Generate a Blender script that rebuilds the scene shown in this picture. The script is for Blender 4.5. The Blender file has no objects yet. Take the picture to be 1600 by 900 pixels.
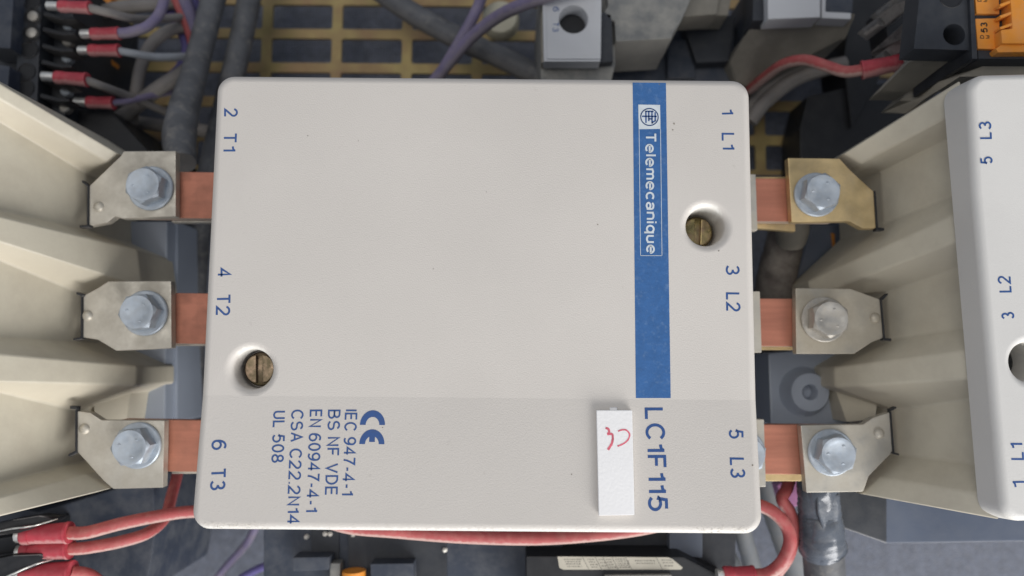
import bpy, bmesh, math, random
import numpy as np
from mathutils import Matrix, Vector
random.seed(7)
S = bpy.context.scene
COL = S.collection
MM = 0.001
PI = math.pi

# ---------------------------------------------------------------- camera
F_PX, CAM_H, TILT, ROLL = 1150.0, 183.0, math.radians(5.5), math.radians(0.5)
ROT = Matrix.Rotation(TILT, 3, 'X') @ Matrix.Rotation(ROLL, 3, 'Z')
cam_data = bpy.data.cameras.new('camera')
cam = bpy.data.objects.new('camera', cam_data)
COL.objects.link(cam)
cam_data.sensor_fit = 'HORIZONTAL'
cam_data.sensor_width = 36.0
cam_data.lens = 36.0 * F_PX / 1600.0
cam_data.clip_start = 0.01
cam_data.clip_end = 20.0
cam.matrix_world = Matrix.Translation((0, 0, CAM_H * MM)) @ ROT.to_4x4()
cam_data.dof.use_dof = True
cam_data.dof.focus_distance = 0.186
cam_data.dof.aperture_fstop = 10.5
S.camera = cam

# ---------------------------------------------------------------- world and lamps
w = bpy.data.worlds.new('World')
S.world = w
w.use_nodes = True
bg = w.node_tree.nodes['Background']
bg.inputs[0].default_value = (0.80, 0.87, 1.0, 1)
bg.inputs[1].default_value = 0.38

def area(name, loc, target, size, power, col):
    d = bpy.data.lights.new(name, 'AREA')
    d.shape = 'RECTANGLE'; d.size = size[0]; d.size_y = size[1]
    d.energy = power; d.color = col
    o = bpy.data.objects.new(name, d); COL.objects.link(o)
    o.location = loc
    v = Vector(target) - Vector(loc)
    o.rotation_euler = v.to_track_quat('-Z', 'Y').to_euler()
    return o
area('window_light', (0.58, -0.90, 0.42), (0, 0, -0.03), (0.85, 0.7), 17.6, (1.0, 0.98, 0.96))
area('room_light', (-0.25, 0.10, 1.0), (0, 0, 0), (0.6, 0.6), 2.4, (1.0, 0.94, 0.86))

S.view_settings.view_transform = 'Standard'
S.view_settings.look = 'None'
S.view_settings.gamma = 1
S.view_settings.use_curve_mapping = False
S.view_settings.exposure = 0

# ---------------------------------------------------------------- helpers
def P(px, py, z=0.0):
    """photo pixel -> point (mm) on the plane at height z"""
    d = ROT @ Vector(((px - 800) / F_PX, -(py - 450) / F_PX, -1))
    s = (z - CAM_H) / d.z
    return Vector((d.x * s, d.y * s, z))

def nd(nt, t, **kw):
    n = nt.nodes.new(t)
    for k, v in kw.items():
        setattr(n, k, v)
    return n

def material(name, col, rough=0.6, metal=0.0, var=0.15, scale=60, bump=0.0, bscale=1500,
             dust=0.0, dustcol=(0.34, 0.31, 0.27), dscale=250, spec=0.4, coat=0.0, stretch=None, settle=0.0, settlecol=(.62, .57, .49),
             dthr=0.5):
    m = bpy.data.materials.new(name); m.use_nodes = True
    nt = m.node_tree; L = nt.links.new
    b = nt.nodes['Principled BSDF']
    tc = nd(nt, 'ShaderNodeTexCoord')
    vec = tc.outputs['Object']
    if stretch:
        mp = nd(nt, 'ShaderNodeMapping'); mp.inputs['Scale'].default_value = stretch
        L(vec, mp.inputs['Vector']); vec = mp.outputs['Vector']
    n1 = nd(nt, 'ShaderNodeTexNoise'); n1.inputs['Scale'].default_value = scale; n1.inputs['Detail'].default_value = 6
    L(vec, n1.inputs['Vector'])
    mr = nd(nt, 'ShaderNodeMapRange')
    mr.inputs['From Min'].default_value = 0.3; mr.inputs['From Max'].default_value = 0.7
    mr.inputs['To Min'].default_value = 1 - var; mr.inputs['To Max'].default_value = 1 + var
    L(n1.outputs['Fac'], mr.inputs['Value'])
    mul = nd(nt, 'ShaderNodeMix', data_type='RGBA', blend_type='MULTIPLY'); mul.inputs[0].default_value = 1
    mul.inputs[6].default_value = (*col, 1)
    L(mr.outputs[0], mul.inputs[7])
    colout = mul.outputs[2]
    rmix = nd(nt, 'ShaderNodeMath', operation='MULTIPLY'); rmix.inputs[1].default_value = rough
    rr = nd(nt, 'ShaderNodeMapRange'); rr.inputs['From Min'].default_value = .3; rr.inputs['From Max'].default_value = .7
    rr.inputs['To Min'].default_value = .85; rr.inputs['To Max'].default_value = 1.12
    L(n1.outputs['Fac'], rr.inputs['Value']); L(rr.outputs[0], rmix.inputs[0])
    rout = rmix.outputs[0]
    if dust > 0:
        n2 = nd(nt, 'ShaderNodeTexNoise'); n2.inputs['Scale'].default_value = dscale; n2.inputs['Detail'].default_value = 9
        n2.inputs['Roughness'].default_value = .65
        L(tc.outputs['Object'], n2.inputs['Vector'])
        d1 = nd(nt, 'ShaderNodeMapRange'); d1.inputs['From Min'].default_value = dthr - .08; d1.inputs['From Max'].default_value = dthr + .2
        d1.inputs['To Max'].default_value = dust
        L(n2.outputs['Fac'], d1.inputs['Value'])
        fac = d1.outputs[0]
        mx = nd(nt, 'ShaderNodeMix', data_type='RGBA'); L(fac, mx.inputs[0])
        L(colout, mx.inputs[6]); mx.inputs[7].default_value = (*dustcol, 1); colout = mx.outputs[2]
        rx = nd(nt, 'ShaderNodeMix'); L(fac, rx.inputs[0]); L(rout, rx.inputs[2]); rx.inputs[3].default_value = .9
        rout = rx.outputs[0]
        if metal > 0:
            me = nd(nt, 'ShaderNodeMath', operation='MULTIPLY_ADD')
            L(fac, me.inputs[0]); me.inputs[1].default_value = -metal; me.inputs[2].default_value = metal
            L(me.outputs[0], b.inputs['Metallic'])
    else:
        b.inputs['Metallic'].default_value = metal
    if settle > 0:   # dust settled on the faces that point upwards in the cabinet (-Y)
        ge = nd(nt, 'ShaderNodeNewGeometry'); dt = nd(nt, 'ShaderNodeVectorMath', operation='DOT_PRODUCT')
        dt.inputs[1].default_value = (0, -1, 0); L(ge.outputs['Normal'], dt.inputs[0])
        n4 = nd(nt, 'ShaderNodeTexNoise'); n4.inputs['Scale'].default_value = 900; n4.inputs['Detail'].default_value = 5
        L(tc.outputs['Object'], n4.inputs['Vector'])
        ad = nd(nt, 'ShaderNodeMath', operation='MULTIPLY_ADD'); L(n4.outputs['Fac'], ad.inputs[0]); ad.inputs[1].default_value = .55
        L(dt.outputs['Value'], ad.inputs[2])
        sm = nd(nt, 'ShaderNodeMapRange', interpolation_type='SMOOTHSTEP')
        sm.inputs['From Min'].default_value = .62; sm.inputs['From Max'].default_value = 1.05; sm.inputs['To Max'].default_value = settle
        L(ad.outputs[0], sm.inputs['Value'])
        mx2 = nd(nt, 'ShaderNodeMix', data_type='RGBA'); L(sm.outputs[0], mx2.inputs[0]); L(colout, mx2.inputs[6])
        mx2.inputs[7].default_value = (*settlecol, 1); colout = mx2.outputs[2]
    L(colout, b.inputs['Base Color']); L(rout, b.inputs['Roughness'])
    b.inputs['Specular IOR Level'].default_value = spec
    if coat: b.inputs['Coat Weight'].default_value = coat
    if bump > 0:
        n3 = nd(nt, 'ShaderNodeTexNoise'); n3.inputs['Scale'].default_value = bscale; n3.inputs['Detail'].default_value = 3
        L(vec, n3.inputs['Vector'])
        bp = nd(nt, 'ShaderNodeBump'); bp.inputs['Strength'].default_value = bump; bp.inputs['Distance'].default_value = 0.0002
        L(n3.outputs['Fac'], bp.inputs['Height']); L(bp.outputs[0], b.inputs['Normal'])
    return m

M = {}
M['cover'] = material('cover_plastic', (0.63, 0.592, 0.545), .5, var=.045, scale=22, bump=.34, bscale=3000, dust=.45, dustcol=(.20, .17, .13), dscale=380, dthr=.735, spec=.45, settle=.9, settlecol=(.86, .84, .78))
M['cover_r'] = material('cover_plastic_right', (0.66, 0.645, 0.615), .5, var=.03, scale=45, bump=.28, bscale=3800, spec=.45, settle=.8, settlecol=(.84, .81, .74))
M['beige'] = material('beige_plastic', (0.60, 0.555, 0.445), .42, var=.06, scale=35, bump=.15, bscale=900, dust=.3, dustcol=(.36, .31, .24), dscale=90, spec=.5, settle=.5, settlecol=(.60, .54, .43))
M['blue'] = material('blue_print', (0.035, 0.125, 0.325), .45, var=.10, scale=420, bump=.4, bscale=1500, dust=.4, dustcol=(.25, .36, .52), dscale=700, dthr=.62)
M['ink'] = material('blue_ink', (0.028, 0.085, 0.26), .5, var=.12, scale=900)
M['white_print'] = material('white_print', (0.62, 0.67, 0.70), .5, var=.08, scale=500)
M['tag'] = material('white_tag_plastic', (0.92, 0.91, 0.90), .5, var=.02, bump=.3, bscale=1400)
M['red_ink'] = material('red_marker', (0.70, 0.15, 0.20), .6, var=.35, scale=500)
M['copper'] = material('copper', (0.48, 0.195, 0.13), .48, metal=.55, var=.16, scale=30, stretch=(1, 14, 14), bump=.12, bscale=250, dust=.45, dustcol=(.30, .14, .09), dscale=110, settle=.9, settlecol=(.66, .56, .47))
M['nickel'] = material('nickel_plate', (0.55, 0.52, 0.455), .40, metal=.75, var=.10, scale=120, bump=.12, bscale=900, dust=.6, dustcol=(.40, .36, .29), dscale=140, dthr=.45, settle=.8, settlecol=(.66, .61, .52))
M['brassy'] = material('yellow_zinc_plate', (0.66, 0.50, 0.26), .42, metal=.7, var=.28, scale=110, bump=.12, bscale=900, dust=.6, dustcol=(.38, .31, .20), dscale=140, dthr=.5)
M['zinc'] = material('zinc_bolt', (0.43, 0.48, 0.535), .5, metal=.6, var=.14, scale=420, bump=.10, bscale=1200, dust=.35, dustcol=(.45, .45, .44), dscale=400)
M['zinc_old'] = material('dull_zinc_bolt', (0.46, 0.44, 0.40), .45, metal=.7, var=.15, scale=300, bump=.1, bscale=1200, dust=.5, dustcol=(.38, .34, .28), dscale=400)
M['brass_screw'] = material('yellow_passivated_screw', (0.27, 0.22, 0.10), .27, metal=.95, var=.5, scale=420, bump=.2, bscale=900, dust=.4, dustcol=(.45, .28, .24), dscale=380)
M['nickel_dark'] = material('dark_nickel_plate', (0.50, 0.455, 0.37), .45, metal=.7, var=.16, scale=120, bump=.12, bscale=900, dust=.6, dustcol=(.34, .30, .23), dscale=140, dthr=.45)  # darker, browner nickel for the middle terminal plate
M['red_screw'] = material('pinkish_passivated_screw', (0.19, 0.14, 0.10), .28, metal=.95, var=.5, scale=420, dust=.6, dustcol=(.20, .18, .08), dscale=300)
M['grid'] = material('yellow_chromate_grid', (0.40, 0.31, 0.13), .45, metal=.35, var=.25, scale=70, dust=.75, dustcol=(.36, .20, .13), dscale=45, dthr=.48)
M['dark'] = material('dark_plastic', (0.030, 0.034, 0.042), .5, var=.2, scale=80, bump=.2, dust=.25, dustcol=(.11, .11, .11), dscale=140)
M['black'] = material('black_plastic', (0.016, 0.017, 0.020), .5, var=.2, scale=80, bump=.2, dust=.18, dustcol=(.07, .07, .07), dscale=200, settle=.5, settlecol=(.20, .19, .18))
M['footgrey'] = material('light_blue_grey_plastic', (0.33, 0.37, 0.44), .4, var=.08, scale=40, bump=.08, spec=.6)
M['navy'] = material('blue_black_plastic', (0.040, 0.050, 0.072), .5, var=.15, scale=50, bump=.2, dust=.6, dustcol=(.14, .145, .155), dscale=120, settle=.5, settlecol=(.26, .26, .26))
M['steelblue'] = material('blue_grey_plastic', (0.165, 0.19, 0.24), .45, var=.10, scale=40, bump=.1, dust=.3, dustcol=(.22, .21, .20), dscale=90, settle=.8, settlecol=(.60, .57, .52))
M['slate'] = material('slate_plastic', (0.085, 0.105, 0.15), .45, var=.10, scale=40, bump=.1, dust=.2, dustcol=(.16, .17, .19), dscale=90, settle=.9, settlecol=(.62, .60, .56))
M['worn'] = material('worn_dark_plastic', (0.075, 0.075, 0.08), .4, var=.25, scale=90, dust=.6, dustcol=(.26, .25, .23), dscale=170, dthr=.47, settle=.6, settlecol=(.42, .40, .37))
M['greydust'] = material('dusty_grey_plastic', (0.16, 0.165, 0.165), .7, var=.15, scale=60, bump=.4, bscale=700, dust=.85, dustcol=(.33, .32, .29), dscale=150, dthr=.44, settle=.6, settlecol=(.42, .40, .36))
M['greyshroud'] = material('grey_beige_plastic', (0.24, 0.225, 0.19), .6, var=.12, scale=40, bump=.3, dust=.7, dustcol=(.34, .31, .26), dscale=150)
M['white2'] = material('pale_relay_plastic', (0.56, 0.57, 0.59), .5, var=.04, bump=.4, bscale=1500)
M['rubber'] = material('dusty_black_rubber', (0.115, 0.118, 0.125), .55, var=.25, scale=120, bump=.7, bscale=500, dust=.8, dustcol=(.32, .30, .27), dscale=260, dthr=.60, settle=.6, settlecol=(.24, .23, .22))
M['shrink'] = material('glossy_heat_shrink', (0.10, 0.115, 0.14), .24, var=.3, scale=120, bump=.8, bscale=260, dust=.3, dustcol=(.25, .24, .23), dscale=300, dthr=.55, spec=.7)
M['greywire'] = material('grey_wire', (0.23, 0.215, 0.205), .55, var=.12, scale=150, dust=.3, dustcol=(.30, .26, .22), settle=.6, settlecol=(.36, .33, .30))
M['palewire'] = material('pale_grey_wire', (0.42, 0.44, 0.47), .5, var=.1, scale=150)
M['hose'] = material('grey_conduit', (0.23, 0.245, 0.26), .6, var=.12, scale=120, dust=.4, settle=.6, settlecol=(.40, .39, .37))
M['violet'] = material('violet_wire', (0.20, 0.17, 0.28), .5, var=.12, scale=150, dust=.35, dustcol=(.33, .29, .28), settle=.6, settlecol=(.36, .32, .34))
M['purple'] = material('deep_violet_wire', (0.13, 0.11, 0.28), .5, var=.12, scale=150)
M['redwire'] = material('red_wire_insulation', (0.42, 0.085, 0.085), .55, var=.12, scale=200, dust=.35, dustcol=(.50, .26, .22), dscale=420, dthr=.52, settle=.85, settlecol=(.60, .43, .38))
M['red'] = material('red_ferrule', (0.45, 0.050, 0.070), .5, var=.15, scale=260, dust=.25, dustcol=(.55, .20, .20), dscale=420, dthr=.52, settle=.7, settlecol=(.60, .36, .34))
M['pin'] = material('tinned_pin', (0.75, 0.74, 0.70), .35, metal=.7, var=.15, scale=400)
M['orange'] = material('orange_marker', (0.80, 0.30, 0.035), .45, var=.08, scale=140, dust=.3, dustcol=(.62, .36, .22), dscale=240)
M['print_black'] = material('black_print', (0.03, 0.025, 0.02), .6)
M['sticker'] = material('cream_sticker', (0.50, 0.47, 0.39), .55, var=.08, scale=200)
M['sticker_ink'] = material('sticker_ink', (0.10, 0.095, 0.085), .6, var=.4, scale=1200)
M['pink'] = material('pink_tape', (0.62, 0.27, 0.50), .5)
M['dust'] = material('dust_crust', (0.82, 0.78, 0.70), .9, var=.25, scale=900)
M['speck'] = material('dirt_speck', (0.24, 0.21, 0.17), .8, var=.4, scale=2500)
M['sleeve'] = material('dusty_brown_sleeve', (0.13, 0.11, 0.098), .8, var=.3, scale=120, bump=.8, bscale=420, dust=.8, dustcol=(.27, .245, .21), dscale=180, dthr=.48)
M['cream'] = material('cream_nylon', (0.55, 0.52, 0.40), .5)

def panel_material():
    m = material('woven_grey_panel', (0.15, 0.165, 0.205), .75, var=.22, scale=260, dust=.35, dustcol=(.25, .25, .27), dscale=500)
    nt = m.node_tree; L = nt.links.new; b = nt.nodes['Principled BSDF']
    tc = nd(nt, 'ShaderNodeTexCoord')
    hs = []
    for ax in ('X', 'Y'):
        wv = nd(nt, 'ShaderNodeTexWave', bands_direction=ax); wv.inputs['Scale'].default_value = 240
        wv.inputs['Distortion'].default_value = 2.5; wv.inputs['Detail Scale'].default_value = 3
        L(tc.outputs['Object'], wv.inputs['Vector']); hs.append(wv.outputs['Fac'])
    ad = nd(nt, 'ShaderNodeMath', operation='MAXIMUM'); L(hs[0], ad.inputs[0]); L(hs[1], ad.inputs[1])
    bp = nd(nt, 'ShaderNodeBump'); bp.inputs['Strength'].default_value = .6; bp.inputs['Distance'].default_value = .0005
    L(ad.outputs[0], bp.inputs['Height']); L(bp.outputs[0], b.inputs['Normal'])
    return m
M['panel'] = panel_material()

def tag(o, label, cat, group=None, kind=None):
    if label: o['label'] = label
    if cat: o['category'] = cat
    if group: o['group'] = group
    if kind: o['kind'] = kind
    return o

def thing(name, label, cat, loc, group=None):
    o = bpy.data.objects.new(name, None); COL.objects.link(o)
    o.empty_display_size = 0.01
    o.location = Vector(loc) * MM
    o['wl'] = 0
    del o['wl']
    return tag(o, label, cat, group)

def wloc(o):
    l = Vector((0, 0, 0))
    while o is not None:
        l += o.location; o = o.parent
    return l

def obj(name, bm, mat, parent=None, smooth=35, wn=False, label=None, origin=None, crease_y=None):
    """bm holds world coordinates in mm; becomes one mesh object"""
    me = bpy.data.meshes.new(name)
    base = wloc(parent) if parent else Vector((0, 0, 0))
    loc = Vector((0, 0, 0))
    if origin is not None:
        loc = Vector(origin) * MM - base
    elif parent is None:
        n = max(1, len(bm.verts)); c = Vector((0, 0, 0)); zmin = 1e9
        for v in bm.verts: c += v.co; zmin = min(zmin, v.co.z)
        c /= n; loc = Vector((c.x, c.y, zmin)) * MM
    for v in bm.verts:
        v.co = v.co * MM - base - loc
    bmesh.ops.recalc_face_normals(bm, faces=bm.faces)
    bm.to_mesh(me); bm.free()
    o = bpy.data.objects.new(name, me); COL.objects.link(o)
    o.location = loc
    me.materials.append(M[mat] if isinstance(mat, str) else mat)
    if smooth:
        for p in me.polygons: p.use_smooth = True
        me.set_sharp_from_angle(angle=math.radians(smooth))
        if crease_y is not None:
            for e in me.edges:
                a_, b_ = me.vertices[e.vertices[0]].co, me.vertices[e.vertices[1]].co
                if abs((a_.y + base.y + loc.y) / MM - crease_y) < .02 and abs((b_.y + base.y + loc.y) / MM - crease_y) < .02: e.use_edge_sharp = True
    if wn:
        md = o.modifiers.new('normals', 'WEIGHTED_NORMAL'); md.keep_sharp = True; md.weight = 100
    if parent: o.parent = parent
    if label: o['label'] = label
    return o

def add_prism(bm, top, depth, bevel=0.0, seg=2, bottom_scale=1.0):
    """top: list of Vector (mm); extruded straight down by depth"""
    tb = bmesh.new()
    n = len(top)
    c = sum((Vector(t) for t in top), Vector()) / n
    a = [tb.verts.new(t) for t in top]
    bb = []
    for t in top:
        q = Vector(t); q = Vector((c.x + (q.x - c.x) * bottom_scale, c.y + (q.y - c.y) * bottom_scale, q.z - depth))
        bb.append(tb.verts.new(q))
    tb.faces.new(a); tb.faces.new(bb[::-1])
    for i in range(n):
        j = (i + 1) % n
        tb.faces.new((a[i], bb[i], bb[j], a[j]))
    bmesh.ops.recalc_face_normals(tb, faces=tb.faces)
    if bevel > 0:
        bmesh.ops.bevel(tb, geom=list(tb.edges), offset=bevel, segments=seg, profile=.6, affect='EDGES', clamp_overlap=True)
    merge(bm, tb)
    return bm

def merge(bm, tb):
    me = bpy.data.meshes.new('tmp'); tb.to_mesh(me); tb.free()
    bm.from_mesh(me); bpy.data.meshes.remove(me)

def pix(poly, z):
    return [P(p[0], p[1], p[2] if len(p) > 2 else z) for p in poly]

def prism(poly, z, depth, bevel=.4, seg=2, bs=1.0):
    return add_prism(bmesh.new(), pix(poly, z), depth, bevel, seg, bs)

def rect(x0, y0, x1, y1):
    return [(x0, y0), (x1, y0), (x1, y1), (x0, y1)]

def box(cx, cy, z0, z1, hx, hy, bevel=.3, seg=2):
    return add_prism(bmesh.new(), [Vector((cx - hx, cy - hy, z1)), Vector((cx + hx, cy - hy, z1)), Vector((cx + hx, cy + hy, z1)), Vector((cx - hx, cy + hy, z1))], z1 - z0, bevel, seg)

def catmull(pts, sub=8):
    pts = [Vector(p) for p in pts]
    q = [pts[0] * 2 - pts[1]] + pts + [pts[-1] * 2 - pts[-2]]
    out = []
    for i in range(1, len(q) - 2):
        p0, p1, p2, p3 = q[i - 1:i + 3]
        for k in range(sub):
            t = k / sub
            out.append(.5 * ((2 * p1) + (p2 - p0) * t + (2 * p0 - 5 * p1 + 4 * p2 - p3) * t * t + (3 * p1 - p0 - 3 * p2 + p3) * t ** 3))
    out.append(pts[-1])
    return out

def tube(bm, pts, r, seg=14, sub=8, wob=0.0, smooth=True):
    path = catmull(pts, sub) if smooth and len(pts) > 2 else [Vector(p) for p in pts]
    n = len(path)
    rs = r if isinstance(r, (list, tuple)) else [r] * len(pts)
    rings = []; up = None
    for i, p in enumerate(path):
        d = (path[min(i + 1, n - 1)] - path[max(i - 1, 0)]).normalized()
        if up is None:
            up = Vector((0, 0, 1)) if abs(d.z) < .9 else Vector((1, 0, 0))
        up = (up - d * up.dot(d)).normalized(); side = d.cross(up)
        t = i / (n - 1) * (len(rs) - 1); k = min(int(t), len(rs) - 2); f = t - k
        rad = rs[k] * (1 - f) + rs[k + 1] * f
        ring = []
        for s in range(seg):
            a = 2 * PI * s / seg
            rr = rad * (1 + wob * (random.random() - .5))
            ring.append(bm.verts.new(p + up * math.cos(a) * rr + side * math.sin(a) * rr))
        rings.append(ring)
    for i in range(n - 1):
        for s in range(seg):
            t = (s + 1) % seg
            bm.faces.new((rings[i][s], rings[i][t], rings[i + 1][t], rings[i + 1][s]))
    bm.faces.new(rings[0][::-1]); bm.faces.new(rings[-1])
    return bm

def lathe(bm, c, prof, seg=32, cap=True):
    """prof: list of (radius, z) around vertical axis through c (mm)"""
    rings = []
    for r, z in prof:
        rings.append([bm.verts.new((c[0] + r * math.cos(2 * PI * s / seg), c[1] + r * math.sin(2 * PI * s / seg), z)) for s in range(seg)])
    for a, b in zip(rings, rings[1:]):
        for s in range(seg):
            t = (s + 1) % seg
            bm.faces.new((a[s], a[t], b[t], b[s]))
    if cap:
        bm.faces.new(rings[0]); bm.faces.new(rings[-1])
    return bm

def arc(cx, cy, rx, ry, a0, a1, n=14):
    return [(cx + rx * math.cos(math.radians(a0 + (a1 - a0) * k / n)), cy + ry * math.sin(math.radians(a0 + (a1 - a0) * k / n))) for k in range(n + 1)]

# monoline grotesque lettering: centre lines of every character (cap height 1)
GL = {
    '0': (.52, [arc(.26, .5, .26, .5, 0, 360, 28)]),
    '1': (.27, [[(.27, 0), (.27, 1)], [(.27, .96), (.20, .83), (.10, .79), (0, .78)]]),
    '2': (.54, [arc(.26, .73, .26, .27, 172, -32) + [(.07, .10), (0, 0), (.54, 0)]]),
    '3': (.53, [arc(.25, .755, .23, .245, 155, -90), arc(.25, .26, .27, .25, 90, -155)]),
    '4': (.58, [[(.43, 0), (.43, 1), (0, .30), (.58, .30)]]),
    '5': (.53, [[(.49, 1), (.10, 1), (.04, .54)] + arc(.25, .33, .28, .33, 140, -148)]),
    '6': (.54, [arc(.27, .32, .27, .32, 0, 360, 24), arc(.33, .45, .33, .55, 185, 58)]),
    '9': (.54, [arc(.27, .68, .27, .32, 0, 360, 24), arc(.21, .55, .33, .55, 5, -122)]),
    '7': (.53, [[(0, 1), (.53, 1), (.34, .62), (.22, .3), (.17, 0)]]),
    '8': (.54, [arc(.27, .755, .22, .245, 0, 360, 24), arc(.27, .26, .27, .25, 0, 360, 24)]),
    'L': (.46, [[(0, 1), (0, 0), (.46, 0)]]), 'T': (.58, [[(0, 1), (.58, 1)], [(.29, 1), (.29, 0)]]), 'I': (0, [[(0, 1), (0, 0)]]),
    'E': (.52, [[(.5, 1), (0, 1), (0, 0), (.52, 0)], [(0, .52), (.47, .52)]]), 'F': (.48, [[(0, 0), (0, 1), (.48, 1)], [(0, .5), (.42, .5)]]),
    'C': (.62, [arc(.34, .5, .34, .5, 38, 322, 26)]),
    'B': (.55, [[(0, .52), (0, 1), (.28, 1)] + arc(.28, .76, .22, .24, 90, -90)[1:] + [(0, .52), (.30, .52)] + arc(.30, .26, .25, .26, 90, -90)[1:] + [(0, 0), (0, .52)]]),
    'S': (.58, [arc(.28, .74, .25, .26, 20, 235) + arc(.29, .26, .29, .26, 62, -160)]),
    'N': (.54, [[(0, 0), (0, 1), (.54, 0), (.54, 1)]]), 'V': (.6, [[(0, 1), (.3, 0), (.6, 1)]]),
    'D': (.56, [[(0, 0), (0, 1), (.22, 1)] + arc(.22, .5, .34, .5, 90, -90)[1:] + [(0, 0)]]),
    'A': (.6, [[(0, 0), (.3, 1), (.6, 0)], [(.1, .34), (.5, .34)]]),
    'U': (.52, [[(0, 1), (0, .28)] + arc(.26, .27, .26, .27, 180, 360)[1:] + [(.52, 1)]]),
    'M': (.66, [[(0, 0), (0, 1), (.33, 0), (.66, 1), (.66, 0)]]),
    '-': (.28, [[(0, .38), (.28, .38)]]), '.': (0, [[(0, -.04), (0, .07)]]), ' ': (.10, []),
    'e': (.52, [[(.02, .38), (.51, .38)] + arc(.26, .36, .26, .36, 5, 315, 22)]), 'l': (0, [[(0, 0), (0, 1.03)]]),
    'm': (.68, [[(0, 0), (0, .74)], [(0, .45)] + arc(.17, .52, .17, .2, 180, 0) + [(.34, 0)], [(.34, .45)] + arc(.51, .52, .17, .2, 180, 0) + [(.68, 0)]]),
    'c': (.48, [arc(.26, .36, .26, .36, 45, 315, 22)]),
    'a': (.46, [arc(.22, .51, .22, .21, 160, 0) + [(.44, 0)], arc(.2, .2, .2, .2, 0, 360, 20)]),
    'n': (.44, [[(0, 0), (0, .74)], [(0, .45)] + arc(.22, .5, .22, .22, 180, 0) + [(.44, 0)]]),
    'i': (0, [[(0, 0), (0, .72)], [(0, .88), (0, 1.03)]]),
    'q': (.48, [arc(.24, .36, .24, .36, 0, 360, 24), [(.48, .74), (.48, -.28)]]),
    'u': (.44, [[(0, .72), (0, .22)] + arc(.22, .21, .22, .21, 180, 360) + [(.44, .4)], [(.44, .72), (.44, 0)]]),
}

def text_bm(s, A, B, cap, zf, w=.14, thick=.03, gap=.13):
    """lettering whose mid-cap line runs from A to B (Vectors mm), cap height in mm, draped on zf(x,y)"""
    x = 0.0; strokes = []
    for ch in s:
        W, sts = GL[ch]
        for st in sts: strokes.append([Vector((x + w / 2 + p[0], p[1] * (1 - w) + w / 2)) for p in st])
        x += W + w + gap
    total = x - gap
    d = (B - A); d.z = 0; ln = d.length; d.normalize(); n = Vector((-d.y, d.x, 0))
    sx = ln / total / cap          # condense so that the line fits its length
    bm = bmesh.new()
    for si, st in enumerate(strokes):
        pts = [Vector((p.x * sx, p.y)) for p in st]
        closed = (pts[0] - pts[-1]).length < 1e-4
        lv, rv = [], []
        for i, p in enumerate(pts):
            a = pts[i - 1] if i > 0 else (pts[-2] if closed else None)
            b = pts[i + 1] if i < len(pts) - 1 else (pts[1] if closed else None)
            d1 = (p - a).normalized() if a is not None else None
            d2 = (b - p).normalized() if b is not None else None
            if d1 is None: d1 = d2
            if d2 is None: d2 = d1
            n1 = Vector((-d1.y, d1.x)); n2 = Vector((-d2.y, d2.x)); m = n1 + n2
            m = m.normalized() if m.length > 1e-4 else n1
            k = 1 / max(.45, m.dot(n1))
            for lst, sg in ((lv, 1), (rv, -1)):
                q = p + m * (sg * k * w / 2)
                g = A + d * (q.x * cap) + n * ((q.y - .5) * cap)
                lst.append(bm.verts.new((g.x, g.y, zf(g.x, g.y) + thick + .004 * (si % 3))))
        for i in range(len(pts) - 1): bm.faces.new((lv[i], rv[i], rv[i + 1], lv[i + 1]))
    return bm

def flat_poly(pts, zf, thick=.03):
    bm = bmesh.new()
    vs = [bm.verts.new((p.x, p.y, zf(p.x, p.y) + thick)) for p in pts]
    bm.faces.new(vs)
    return bm

def rounded(x0, y0, x1, y1, r, n=8):
    pts = []
    for cx, cy, a0 in ((x1 - r, y1 - r, 0), (x0 + r, y1 - r, 90), (x0 + r, y0 + r, 180), (x1 - r, y0 + r, 270)):
        for k in range(n + 1):
            a = math.radians(a0 + 90 * k / n)
            pts.append((cx + r * math.cos(a), cy + r * math.sin(a)))
    return pts

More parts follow.
